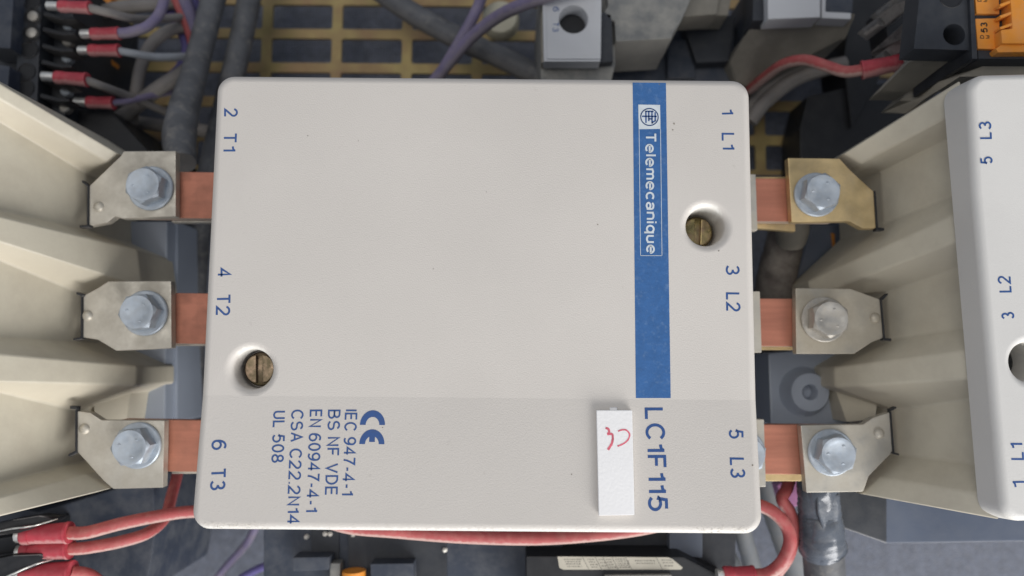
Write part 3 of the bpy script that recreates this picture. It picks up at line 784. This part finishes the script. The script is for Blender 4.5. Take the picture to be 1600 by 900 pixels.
wire('thick_cable', 'thick dusty black cable ending at the busbar beside T1', 'cable',
     [(352, -60, -92), (333, 0, -90), (318, 60, -86), (303, 118, -80), (288, 170, -70), (280, 215, -62), (284, 255, -56)], [4.6, 4.6, 4.6, 4.7, 5.3, 5.6, 4.6], 'rubber', wob=.04)
wire('thick_cable', 'thick dusty black cable passing behind the lid corner over the yellow plate', 'cable',
     [(402, -60, -100), (389, 0, -98), (377, 60, -96), (364, 118, -94), (335, 240, -92), (310, 360, -90), (300, 520, -90), (300, 640, -92)], 4.6, 'rubber', wob=.04)
wire('thick_cable', 'dark cable crossing diagonally over the yellow perforated plate', 'cable',
     [(560, -40, -100), (640, 18, -100), (720, 62, -100), (800, 98, -101), (900, 150, -102)], 4.4, 'rubber', wob=.04)
wire('thick_cable', 'plain black cable hanging in the gap behind the T2 busbar', 'cable', [(286, 240, -100), (282, 350, -98), (276, 450, -97), (285, 560, -96), (292, 660, -96)], 5.0, 'black')
wire('thick_cable', 'brown-black cable bundle in the gap below the L1 busbar', 'cable', [(1230, 330, -66), (1226, 380, -66), (1214, 430, -70), (1205, 500, -76), (1195, 640, -80)], [5.6, 6.2, 6.6, 6.4, 6.0], 'sleeve', wob=.05)
wire('cable_lug_sleeve', 'pale grey cable lug sleeve under the L1 busbar', 'cable lug', [(1234, 335, -52), (1238, 356, -53), (1236, 378, -57)], [5.6, 5.4, 4.6], 'greyshroud')

# ================================================================ UPPER LEFT TERMINAL BLOCK AND WIRES
ul = thing('terminal_block', 'black screw terminal block holding red ferrules', 'terminal block', tuple(P(70, 80, -118)))
obj('housing', prism([(-40, -40), (118, -40), (112, 60), (108, 100), (100, 190), (-40, 190)], -72, 46, .6), 'dark', ul, wn=True)
obj('upper_ledge', prism([(28, -40), (66, -40), (58, 160), (24, 160)], -64, 9, .6), 'dark', ul, wn=True)
obj('end_cover', prism([(-40, -40), (23, -40), (16, 76), (-40, 72)], -58, 14, .6), 'navy', ul, wn=True)
obj('end_cover', prism([(-40, 96), (15, 103), (12, 140), (-40, 140)], -58, 14, .6), 'navy', ul, wn=True)
for cx, cy in ((50, 2), (52, 27), (50, 53), (46, 78), (42, 112), (40, 138)):
    c = P(cx, cy, -64)
    r = 2.7
    sk = obj('screw_socket', lathe(bmesh.new(), c, [(r + .5, -64.05), (r + .4, -63.6), (r, -63.6), (r - .1, -63.95), (.1, -63.95)], 20), 'black', ul)
    if cy in (27, 53):
        obj('screw', lathe(bmesh.new(), c + Vector((.4, 0, 0)), [(1.9, -64), (1.8, -62.9), (1.3, -62.6), (.1, -62.6)], 18), 'zinc_old', sk)
for k, y in enumerate((20, 44, 70, 95, 122, 148)):
    obj('entry_divider', prism([(68 - k, y - 3), (100 - k, y + 6), (118 - 2 * k, y + 6), (118 - 2 * k, y + 10), (98 - k, y + 11), (66 - k, y + 4)], -64, 8, .5), 'black', ul, wn=True)
    c = P(106 - k, y + 20, -71)
    obj('screw', lathe(bmesh.new(), c, [(2.0, -73), (1.9, -71), (1.5, -70.6), (.1, -70.6)], 16), 'zinc_old' if k % 2 else 'zinc', ul)

def ferruled(name, label, cat, fa, fb, pin, pts, r, fr, mat, group=None, flat=.72):
    """wire whose end carries a red sleeve from fa to fb (px,py,z) and a metal pin"""
    A, B = P(*fa), P(*fb)
    root = thing(name, label, cat, tuple(B), group)
    d = (B - A).normalized()
    obj('insulation', tube(bmesh.new(), [B - d * 1.0] + [P(*p) for p in pts], r, 14, 8), mat, root, smooth=60)
    fbm = tube(bmesh.new(), [A, A + d * .5, A + d * 2.6, A + d * 3.4, B - d * 1.2, B - d * .7, B], [fr * .86, fr * .97, fr * .97, fr * .9, fr, fr * 1.08, fr * 1.05], 16, 3)
    obj('ferrule_sleeve', fbm, 'red', root, smooth=50)
    if pin:
        obj('ferrule_pin', tube(bmesh.new(), [A - d * pin, A - d * pin * .5, A + d * .3], [fr * .72, fr * .74, fr * .7], 12, 2), 'pin', root)
    return root
G1 = 'red ferruled wires in the black terminal block'
ferruled('ferruled_wire', 'brown-grey wire with the red ferrule set topmost in the black terminal block', 'wire', (93, 10, -58), (141, 12, -58), 4,
         [(170, 20, -60), (215, 30, -70), (270, 28, -85), (330, 20, -98)], 1.5, 2.15, 'greywire', G1)
ferruled('ferruled_wire', 'curving violet-grey wire with a red ferrule in the black terminal block', 'wire', (143, 53, -64), (187, 52, -64), 3.4,
         [(205, 50, -64), (232, 40, -65), (252, 15, -68), (262, -30, -72)], 1.8, 2.15, 'violet', G1)
ferruled('ferruled_wire', 'pale straight wire with a red ferrule in the black terminal block', 'wire', (140, 79, -66), (187, 79, -66), 3.6,
         [(210, 84, -70), (245, 89, -78), (300, 88, -90)], 1.4, 2.2, 'palewire', G1)
ferruled('ferruled_wire', 'brown wire with a red ferrule dipping towards the dusty cable', 'wire', (87, 121, -62), (137, 125, -62), 4.4,
         [(160, 135, -66), (200, 150, -78), (260, 175, -95)], 1.5, 2.35, 'greywire', G1)
ferruled('ferruled_wire', 'thin violet wire with the darkest red ferrule, just above the black box', 'wire', (137, 160, -74), (178, 161, -74), 4.4,
         [(200, 158, -78), (235, 150, -86), (290, 140, -98)], 1.3, 2.3, 'violet', G1)
wire('loose_wire', 'brown-grey wire arching down behind the ferruled wires', 'wire', [(300, 40, -92), (265, 48, -90), (236, 70, -88), (220, 105, -88), (212, 150, -90), (205, 190, -96)], 2.3, 'greywire')
wire('loose_wire', 'thick brown-grey wire slanting up to the dusty cable', 'wire', [(165, 200, -92), (205, 172, -90), (245, 140, -88), (280, 118, -90), (310, 95, -94)], 2.8, 'greywire')
wire('loose_wire', 'violet wire curling beside the dusty cable', 'wire', [(262, 12, -96), (282, 45, -95), (292, 75, -94), (283, 105, -94), (262, 125, -95)], 2.0, 'purple')
wire('loose_wire', 'red wire running down beside the violet pair', 'wire', [(262, -30, -88), (278, 5, -88), (295, 45, -90), (303, 75, -92)], 1.9, 'redwire')
wire('loose_wire', 'lilac wire running beside the red one to the dusty cable', 'wire', [(275, -30, -88), (290, 5, -88), (303, 40, -90), (312, 70, -92)], 2.4, 'violet')
wire('loose_wire', 'deep violet wire behind the lilac one', 'wire', [(290, -30, -94), (305, 10, -94), (318, 45, -95)], 2.2, 'purple')
wire('loose_wire', 'grey wire running along the top behind the curving violet-grey wire', 'wire', [(150, 20, -92), (190, 12, -90), (235, 8, -90), (300, 0, -94)], 2.6, 'greywire')
wire('loose_wire', 'grey wire lying low over the yellow plate below the ferrules', 'wire', [(205, 190, -104), (250, 196, -105), (330, 206, -106)], 2.6, 'greywire')
for k, (x, y) in enumerate(((165, 4), (165, 105))):
    tag(obj('wire_marker', prism([(x - 10, y - 14), (x + 10, y - 12), (x + 4, y + 16), (x - 12, y + 18)], -98, 6, .5), 'orange', wn=True),
        'orange wire marker behind the ' + ('topmost red ferrule' if k == 0 else 'pale straight wire'), 'wire marker')
tag(obj('black_box', prism([(88, 172), (172, 171), (232, 236), (232, 300), (60, 300)], -80, 38, .8), 'black', wn=True), 'plain black box between the ribbed shroud and the thick dusty cable', 'box')

# ================================================================ UPPER MIDDLE RELAYS
vz = -84
wire('violet_wire', 'violet wire arching from the lid edge over the pale relay', 'wire', [(672, 135, -96), (700, 100, -90), (735, 60, -82), (775, 28, -72), (815, 8, -62), (860, -8, -55), (930, -30, -52)], 2.3, 'violet')
wire('violet_wire', 'violet wire running straight up past the cream cap', 'wire', [(680, 132, -98), (700, 96, -96), (720, 62, -94), (745, 15, -92), (765, -40, -92)], 2.2, 'violet')
tag(obj('cream_cap', lathe(bmesh.new(), P(782, 26, -100), [(7.5, -106), (7.5, -102), (6.5, -100), (3, -98.8), (.2, -98.5)], 28), 'cream'), 'round cream plastic cap behind the violet wires', 'cap')

rl = thing('overload_relay', 'pale grey relay block with round hole lettered 6 T3', 'relay', tuple(P(895, 60, -118)))
hc = P(896, 30, -58)
def holed_block(poly, z, depth, c, r, wall):
    bm = bmesh.new()
    top = [bm.verts.new(p) for p in pix(poly, z)]; bot = [bm.verts.new((v.co.x, v.co.y, z - depth)) for v in top]
    n = len(top); edges = []
    for i in range(n):
        j = (i + 1) % n
        bm.faces.new((top[i], bot[i], bot[j], top[j])); edges.append(bm.edges.get((top[i], top[j])))
    seg = 32
    rr = [(r + .5, z), (r + .15, z - .15), (r, z - .5), (r - .2, z - wall)]
    hrs = [[bm.verts.new((c.x + q * math.cos(2 * PI * s / seg), c.y + q * math.sin(2 * PI * s / seg), zz)) for s in range(seg)] for q, zz in rr]
    for a, b in zip(hrs, hrs[1:]):
        for s in range(seg):
            t = (s + 1) % seg; bm.faces.new((a[s], a[t], b[t], b[s]))
    edges += [bm.edges.get((hrs[0][s], hrs[0][(s + 1) % seg])) for s in range(seg)]
    bmesh.ops.triangle_fill(bm, edges=edges, use_beauty=True)
    return bm
obj('face_block', holed_block([(853, -30), (940, -30), (938.5, 92), (854, 92)], -58, 6, hc, 4.9, 6), 'white2', rl, smooth=25)
obj('face_frame', prism([(847, -30), (853, -30), (854, 93), (938, 93), (938, 96), (850, 96)], -57.6, 6, .2), 'white2', rl, wn=True)
obj('hole_bottom', lathe(bmesh.new(), hc, [(5.0, -66), (5.0, -64.2), (.1, -64.2)], 24), 'black', rl)
obj('lettering', text_bm('6', P(869, 10.5, -58), P(868.5, 18.5, -58), 11 * .185, lambda x, y: -58, thick=.04), 'ink', rl, smooth=0)
obj('lettering', text_bm('T3', P(868.5, 34.5, -58), P(868, 50, -58), 11 * .185, lambda x, y: -58, thick=.04), 'ink', rl, smooth=0)
obj('housing', prism([(842, -30), (960, -30), (962, 100), (955, 128), (845, 128)], -66, 50, .8), 'greydust', rl, wn=True)
obj('side_wall', prism([(938, 18), (956, 22), (958, 96), (938, 98)], -62, 10, .4), 'dark', rl, wn=True)
obj('side_lip', prism([(845, -30), (851, -30), (852, 98), (846, 98)], -61, 10, .4), 'greyshroud', rl, wn=True)

r2 = thing('auxiliary_relay', 'dark blue-black relay base behind the lid beside the pale block', 'relay', tuple(P(1040, 80, -118)))
obj('base', prism([(955, 40), (1148, 40), (1148, 135), (950, 135)], -96, 24, .8), 'navy', r2, wn=True)
obj('raised_step', prism([(1043, 62), (1086, 62), (1086, 122), (1043, 122)], -93.5, 8, .5), 'navy', r2, wn=True)
obj('raised_step', prism([(1062, 20), (1150, 24), (1140, 96), (1088, 98)], -90, 10, .8), 'dark', r2, wn=True)
obj('dusty_cover', prism([(945, -40), (1090, -40), (1079, 0), (1066, 30), (1052, 52), (1050, 60), (962, 65), (960, 32), (948, 30), (944, 18), (950, 8)], -62, 28, .7), 'greydust', r2, wn=True, label='grey cover thick with pale dust')
obj('arm', prism([(1086, -40), (1130, -40), (1120, 22), (1068, 26)], -72, 12, .6), 'greyshroud', r2, wn=True)
obj('arm', prism([(1132, -40), (1150, -40), (1138, 24), (1098, 24)], -76, 12, .6), 'greyshroud', r2, wn=True)

r3 = thing('contactor_block', 'pale square-faced contactor block with dusty grey shroud above the pink-red wire', 'contactor', tuple(P(1240, 60, -118)))
obj('face_block', prism([(1199, -40), (1282, -40), (1282, 27), (1200, 30)], -60, 8, .5), 'white2', r3, wn=True)
obj('face_frame', prism([(1284, -40), (1292, -40), (1290, 18), (1330, 20), (1330, 30), (1284, 28)], -64, 6, .4), 'white2', r3, wn=True)
obj('shroud', prism([(1180, 30, -66), (1338, 20, -66), (1322, 60, -72), (1240, 100, -86), (1172, 136, -94), (1150, 128, -92), (1140, 95, -88)], -68, 24, .8), 'greyshroud', r3, wn=True)
obj('side_strip', prism([(1178, -40), (1199, -40), (1199, 32), (1176, 32)], -64, 12, .4), 'dark', r3, wn=True)
obj('housing', prism([(1180, -40), (1336, -40), (1332, 30), (1180, 40)], -72, 44, .8), 'navy', r3, wn=True)
tag(obj('dark_column', prism([(1338, -40), (1420, -40), (1400, 60), (1376, 120), (1330, 200), (1318, 92)], -96, 22, .8), 'black', wn=True), 'black upright housing between grey shroud and orange-marked terminals', 'housing')
tag(obj('dark_box', prism([(1262, 150), (1352, 130), (1420, 130), (1420, 270), (1250, 270), (1250, 200)], -98, 20, .8), 'black', wn=True), 'black box over the yellow plate by the brassy terminal plate', 'box')  # bulky black form, black is its own colour
wire('loose_wire', 'dusty grey wire drooping below the pink-red wire', 'wire', [(1172, 190, -100), (1195, 160, -98), (1240, 125, -94), (1285, 108, -92), (1320, 100, -92)], 3.0, 'greywire')
wire('loose_wire', 'second dusty grey wire hugging the lid corner', 'wire', [(1168, 175, -104), (1190, 145, -100), (1225, 118, -96), (1262, 100, -93)], 2.6, 'greywire')
ferruled('ferruled_wire', 'pink-red wire with red ferrule pushed into the grey lever terminal', 'wire', (1410, 97, -46), (1346, 110, -50), 2.5,
         [(1320, 112, -52), (1290, 103, -55), (1258, 94, -60), (1225, 100, -68), (1198, 118, -80), (1172, 140, -95)], 1.9, 2.9, 'redwire')

# ================================================================ ORANGE-MARKED TERMINALS
ot = thing('terminal_block', 'dark grey terminal block with orange marker carriers and round entries', 'terminal block', tuple(P(1520, 60, -118)))
zt = -14
obj('housing', holed_block([(1440, -40), (1514, -40), (1519, 78.5), (1428, 76)], zt, 8, P(1491.5, 53.5, zt), 2.95, 14), 'dark', ot, smooth=25)
obj('entry_depth', lathe(bmesh.new(), P(1491.5, 53.5, zt), [(3.1, zt - 16), (3.1, zt - 14.3), (.1, zt - 14.3)], 24), 'black', ot)
c2 = P(1486, -6, zt)
obj('round_entry', lathe(bmesh.new(), c2, [(3.5, zt - .05), (3.4, zt + .15), (3.0, zt + .15), (2.95, zt + .02), (.1, zt + .02)], 28), 'black', ot)
obj('divider_rib', prism([(1514, -40), (1520, -40), (1528, 92), (1519, 92)], zt + 1.2, 30, .3), 'dark', ot, wn=True)
obj('lever', prism([(1372, 72, -52), (1424, 26, -34), (1460, 20, -20), (1472, 22, -14), (1472, 32, -14), (1456, 34, -20), (1436, 48, -34), (1392, 84, -52)], zt, 6, .9), 'worn', ot, wn=True)
obj('lever', prism([(1390, 10, -52), (1436, -20, -34), (1450, -22, -30), (1446, -8, -30), (1400, 32, -52)], zt, 6, .9), 'worn', ot, wn=True)
for k, (dx, dy) in enumerate(((-14, -24), (-4, 28), (6, -50))):
    obj('lever', prism([(1364 + dx, 66 + dy, -56), (1412 + dx, 30 + dy, -40), (1440 + dx, 20 + dy, -32), (1444 + dx, 28 + dy, -32), (1424 + dx, 44 + dy, -40), (1380 + dx, 78 + dy, -56)], zt, 5, .8), 'worn', ot, wn=True)
    obj('lever_hinge', tube(bmesh.new(), [P(1368 + dx, 74 + dy, -54), P(1390 + dx, 58 + dy, -48)], 1.6, 12, 2, smooth=False), 'worn', ot)
obj('lever_body', prism([(1378, 10), (1470, -30), (1470, 84), (1392, 84)], -58, 12, .6), 'black', ot, wn=True)
ep = obj('end_plate', prism([(1374, 143, -44), (1434, 84, -24), (1448, 79, -18), (1520, 81, -18), (1520, 94, -18), (1488, 92, -22), (1420, 144, -42)], -20, 8, .5), 'greyshroud', ot, wn=True)
obj('end_plate', prism([(1404, 158, -48), (1424, 138, -44), (1490, 92, -22), (1560, 92, -20), (1680, 90, -20), (1680, 119, -20), (1500, 120, -20), (1482, 132, -26), (1448, 158, -42)], -20, 12, .5), 'greyshroud', ot, wn=True)
obj('marker_rail', prism([(1519, -40), (1680, -40), (1680, 92), (1529, 92)], zt - .6, 10, .4), 'dark', ot, wn=True)
for k, (y0, y1) in enumerate(((29, 76), (-34, 21))):
    cr = obj('orange_marker', prism([(1524 - k * 3, y0), (1562 - k * 2, y0 - 1), (1562, y1 + 1), (1528 - k * 2, y1)], zt + .4, 3, .25), 'orange', ot, wn=True)
    if k == 0:
        obj('marker_lettering', text_bm('53', P(1536.5, 52, zt), P(1535.8, 36, zt), 11.5 * .171, lambda x, y: zt + .4, thick=.03, w=.2), 'print_black', cr, smooth=0)
        obj('marker_lettering', text_bm('D', P(1533, 61.5, zt), P(1532.8, 55.5, zt), 6.5 * .171, lambda x, y: zt + .4, thick=.03, w=.2), 'print_black', cr, smooth=0)
        obj('marker_lettering', text_bm('M', P(1542, 61.5, zt), P(1541.8, 56, zt), 6.5 * .171, lambda x, y: zt + .4, thick=.03, w=.2), 'print_black', cr, smooth=0)
    else:
        obj('marker_lettering', text_bm('D', P(1529, 4, zt), P(1528.8, -2.5, zt), 6.5 * .171, lambda x, y: zt + .4, thick=.03, w=.2), 'print_black', cr, smooth=0)
        obj('marker_lettering', text_bm('M', P(1538, 4.5, zt), P(1537.8, -1.5, zt), 6.5 * .171, lambda x, y: zt + .4, thick=.03, w=.2), 'print_black', cr, smooth=0)
obj('marker_block', prism([(1576, -40), (1680, -40), (1680, 68), (1566, 68), (1564, 46), (1582, 44)], zt + 3.4, 7, .5), 'orange', ot, wn=True)
obj('marker_foot', prism([(1556, 76), (1566, 68), (1680, 67), (1680, 80), (1560, 82)], zt + 2.4, 6, .4), 'orange', ot, wn=True)
for k, y in enumerate((2, 20, 38)):
    obj('marker_tooth', prism([(1562, y + 4), (1584, y - 4), (1584, y + 1), (1564, y + 8)], zt + 3.2, 4, .3), 'orange', ot, wn=True)

# ================================================================ LOWER LEFT WIRES
ll = thing('terminal_block', 'black terminal block with worn levers beneath the ribbed beige shroud', 'terminal block', tuple(P(20, 850, -118)))
obj('lever', prism([(-40, 826, -36), (20, 812, -34), (60, 806, -34), (92, 808, -40), (84, 818, -40), (30, 832, -34), (-40, 842, -34)], -34, 5, .8), 'black', ll, wn=True)
obj('lever', prism([(-40, 846, -38), (20, 838, -38), (50, 846, -40), (40, 862, -40), (-40, 874, -38)], -38, 6, .8), 'black', ll, wn=True)
obj('lever', prism([(-40, 880, -36), (20, 868, -34), (62, 866, -36), (85, 872, -40), (40, 892, -36), (-40, 918, -34)], -34, 5, .8), 'black', ll, wn=True)
obj('housing', prism([(-40, 832), (48, 824), (56, 930), (-40, 930)], -46, 60, .8), 'black', ll, wn=True)
obj('worn_edge', tube(bmesh.new(), [P(-20, 834, -33.6), P(18, 826, -33.4), P(50, 822, -33.6), P(90, 811, -38)], [.15, .28, .22, .15], 8, 5, .4), 'pin', ll)
obj('worn_edge', tube(bmesh.new(), [P(-5, 908, -33.2), P(20, 897, -33), P(55, 882, -35), P(84, 874, -39)], [.15, .28, .25, .15], 8, 5, .4), 'pin', ll)
G2 = 'red wires in the worn lever terminals'
ferruled('ferruled_wire', 'red wire running from its dusty ferrule straight to the lid corner', 'wire', (36, 836, -38), (109, 832, -38), 1.6,
         [(135, 832, -38), (190, 818, -40), (250, 806, -44), (310, 799, -48), (420, 802, -52)], 1.85, 3.0, 'redwire', G2)
ferruled('ferruled_wire', 'red wire bowing downwards from the ferrule next to the straight red wire', 'wire', (36, 862, -40), (110, 857, -40), 1.4,
         [(135, 856, -41), (190, 846, -44), (232, 832, -50), (258, 808, -58), (268, 775, -66), (278, 735, -74), (282, 690, -80)], 1.8, 2.95, 'redwire', G2)
ferruled('ferruled_wire', 'short dark red ferrule below the worn lever', 'wire', (36, 897, -40), (114, 894, -40), 1.4, [(140, 900, -44), (170, 925, -50)], 2.0, 3.2, 'redwire', G2)
wire('violet_wire', 'thin violet wire slanting over the woven panel under the lid', 'wire', [(400, 822, -110), (385, 850, -112), (350, 890, -114), (310, 940, -116)], 1.6, 'violet')
wire('violet_wire', 'thin violet wire entering the black module from its end', 'wire', [(430, 880, -104), (405, 888, -106), (375, 905, -110), (350, 930, -112)], 1.5, 'purple')
wire('loose_wire', 'pale wire rising beside the darker red one under T3', 'wire', [(245, 810, -92), (258, 780, -90), (268, 745, -88), (272, 690, -86)], 1.6, 'greywire')

# ================================================================ LOWER MODULES
bmod = thing('relay_module', 'long black module with clips and orange button under the lid edge', 'module', tuple(P(640, 880, -118)))
obj('housing', prism([(411, 815), (880, 815), (880, 940), (411, 940)], -62, 56, .8), 'navy', bmod, wn=True)
obj('recess_panel', prism([(486, 812), (530, 812), (530, 886), (486, 886)], -61.4, 3, .3), 'dark', bmod, wn=True)
obj('recess_panel', prism([(544, 812), (698, 812), (698, 930), (544, 930)], -61.2, 3, .3), 'dark', bmod, wn=True)
obj('clip', prism([(457, 871), (515, 870), (514, 891), (457, 893)], -55, 8, .5), 'navy', bmod, wn=True)
obj('clip', prism([(515, 880), (532, 880), (530, 930), (515, 930)], -57, 8, .5), 'greydust', bmod, wn=True)
obj('clip', prism([(578, 881), (646, 880), (648, 930), (580, 930)], -55, 8, .5), 'navy', bmod, wn=True)
ob = P(555, 905, -54)
tb_ = tube(bmesh.new(), [P(537, 886, -57) + Vector((3.3, -1, 0)), P(537, 930, -57) + Vector((3.3, 0, 0))], 3.7, 24, 2, smooth=False)
obj('orange_button', tb_, 'orange', bmod)
for x, y in ((508, 834), (516, 834), (552, 835), (695, 859), (479, 839)):
    c = P(x + 30 if False else x, y, -61.5)
    obj('dust_speck', lathe(bmesh.new(), c, [(.9, -62.2), (.75, -61), (.4, -60.6), (.1, -60.5)], 10), 'dust', bmod)
lm = thing('labelled_module', 'dark module with cream printed rating sticker under the lid edge', 'module', tuple(P(980, 890, -118)))
obj('housing', prism([(822, 869), (1068, 870), (1142, 908), (1142, 960), (822, 960)], -50, 60, .6), 'black', lm, wn=True)
obj('back_step', prism([(866, 815), (1150, 815), (1150, 900), (866, 900)], -64, 50, .6), 'dark', lm, wn=True)
obj('side_step', prism([(1046, 815), (1098, 815), (1098, 872), (1046, 868)], -60, 20, .5), 'steelblue', lm, wn=True)
obj('front_strip', prism([(945, 899), (1050, 898), (1052, 930), (945, 930)], -48.6, 4, .4), 'greydust', lm, wn=True)
sp = [(871, 869.5), (1044, 870.8), (1050, 873), (1067, 887), (1064, 890), (880, 890), (874, 887)]
stk = obj('sticker', flat_poly(pix(sp, -50), lambda x, y: -50, .06), 'sticker', lm, smooth=0)
def sline(bm, a, b, wd, z=-50, zo=.1):
    A, B = P(*a, z), P(*b, z); d = (B - A).normalized(); n = Vector((-d.y, d.x, 0)) * wd / 2
    bm.faces.new([bm.verts.new((q.x, q.y, z + zo)) for q in (A + n, A - n, B - n, B + n)])
sb = bmesh.new()
for x in (910, 930, 942, 956, 977, 1025):
    sline(sb, (x, 870.5), (x + 10, 889.5), .14)
obj('sticker_rules', sb, 'sticker_ink', stk, smooth=0)
sb = bmesh.new()
for x0, x1, yy in ((880, 905, (874, 877.5, 881, 885)), (917, 928, (874, 878, 882, 886)), (934, 942, (874, 879, 884)), (946, 955, (874, 878, 882, 886)), (961, 977, (873.5, 876.5, 880, 883, 886)), (990, 1020, (876, 880)), (1032, 1048, (875, 879, 884))):
    for k, y in enumerate(yy):
        x = x0 + (y - 872) * .5
        while x < x1 + (y - 872) * .4:
            ln = random.uniform(1.2, 4)
            sline(sb, (x, y), (min(x + ln, x1 + 8), y + .02), .22)
            x += ln + random.uniform(.8, 1.8)
obj('sticker_print', sb, 'sticker_ink', stk, smooth=0)
wire('red_wire', 'long dusty red wire sagging below the lid edge', 'wire', [(480, 800, -34), (540, 822, -36), (620, 830, -38), (720, 838, -40), (830, 841, -42), (920, 836, -42), (1000, 826, -42), (1060, 812, -42)], 2.05, 'redwire')
ferruled('ferruled_wire', 'red wire looping round the lid corner into a dark red ferrule', 'wire', (1130, 899, -48), (1178, 899, -48), 2,
         [(1200, 896, -46), (1222, 878, -42), (1234, 850, -40), (1230, 825, -40), (1212, 803, -40), (1190, 791, -41), (1160, 786, -42)], 1.9, 2.8, 'redwire')
wire('red_wire', 'red wire kinked behind the looping red wire, rising to the L3 busbar', 'wire', [(1212, 898, -58), (1232, 868, -54), (1240, 830, -52), (1234, 800, -52), (1222, 780, -52), (1230, 762, -54), (1236, 735, -58), (1236, 700, -62)], 1.9, 'redwire')
wire('conduit', 'pale grey conduit running down between red loop and labelled module', 'conduit', [(1150, 780, -96), (1160, 830, -96), (1174, 880, -96), (1190, 950, -96)], 3.2, 'hose')
wire('conduit', 'grey conduit running down behind the red loop beside the glossy cable', 'conduit', [(1196, 740, -92), (1212, 800, -92), (1236, 870, -92), (1256, 950, -92)], 4.6, 'hose')
wire('conduit', 'dim grey conduit beside the labelled module corner', 'conduit', [(1100, 800, -104), (1130, 850, -106), (1170, 920, -108)], 2.6, 'hose')
hs = thing('sleeved_cable', 'thick cable in crinkled glossy black heat-shrink below the L3 bracket', 'cable', tuple(P(1280, 830, -70)))
obj('sleeve', tube(bmesh.new(), [P(*p) for p in ((1276, 730, -46), (1278, 770, -48), (1280, 800, -50), (1283, 825, -50), (1284, 848, -51), (1286, 858, -52), (1287, 866, -52))], [5.8, 6.0, 6.3, 6.7, 6.9, 7.1, 6.2], 28, 8, .07), 'shrink', hs, smooth=60)
obj('jacket', tube(bmesh.new(), [P(*p) for p in ((1285, 850, -53), (1288, 890, -55), (1292, 960, -58))], 6.2, 24, 6), 'rubber', hs, smooth=60)
obj('sleeve_flap', prism([(1276, 772, -42), (1314, 772, -43), (1313, 800, -44), (1308, 842, -46), (1300, 846, -45), (1286, 826, -43), (1278, 800, -42)], -43, 3, .9, 3), 'shrink', hs, wn=True)
tag(obj('pink_tape', prism([(1214, 758), (1246, 742), (1248, 790), (1226, 800)], -72, 6, .5), 'pink', wn=True), 'pink tape scrap behind the kinked red wire', 'tape')
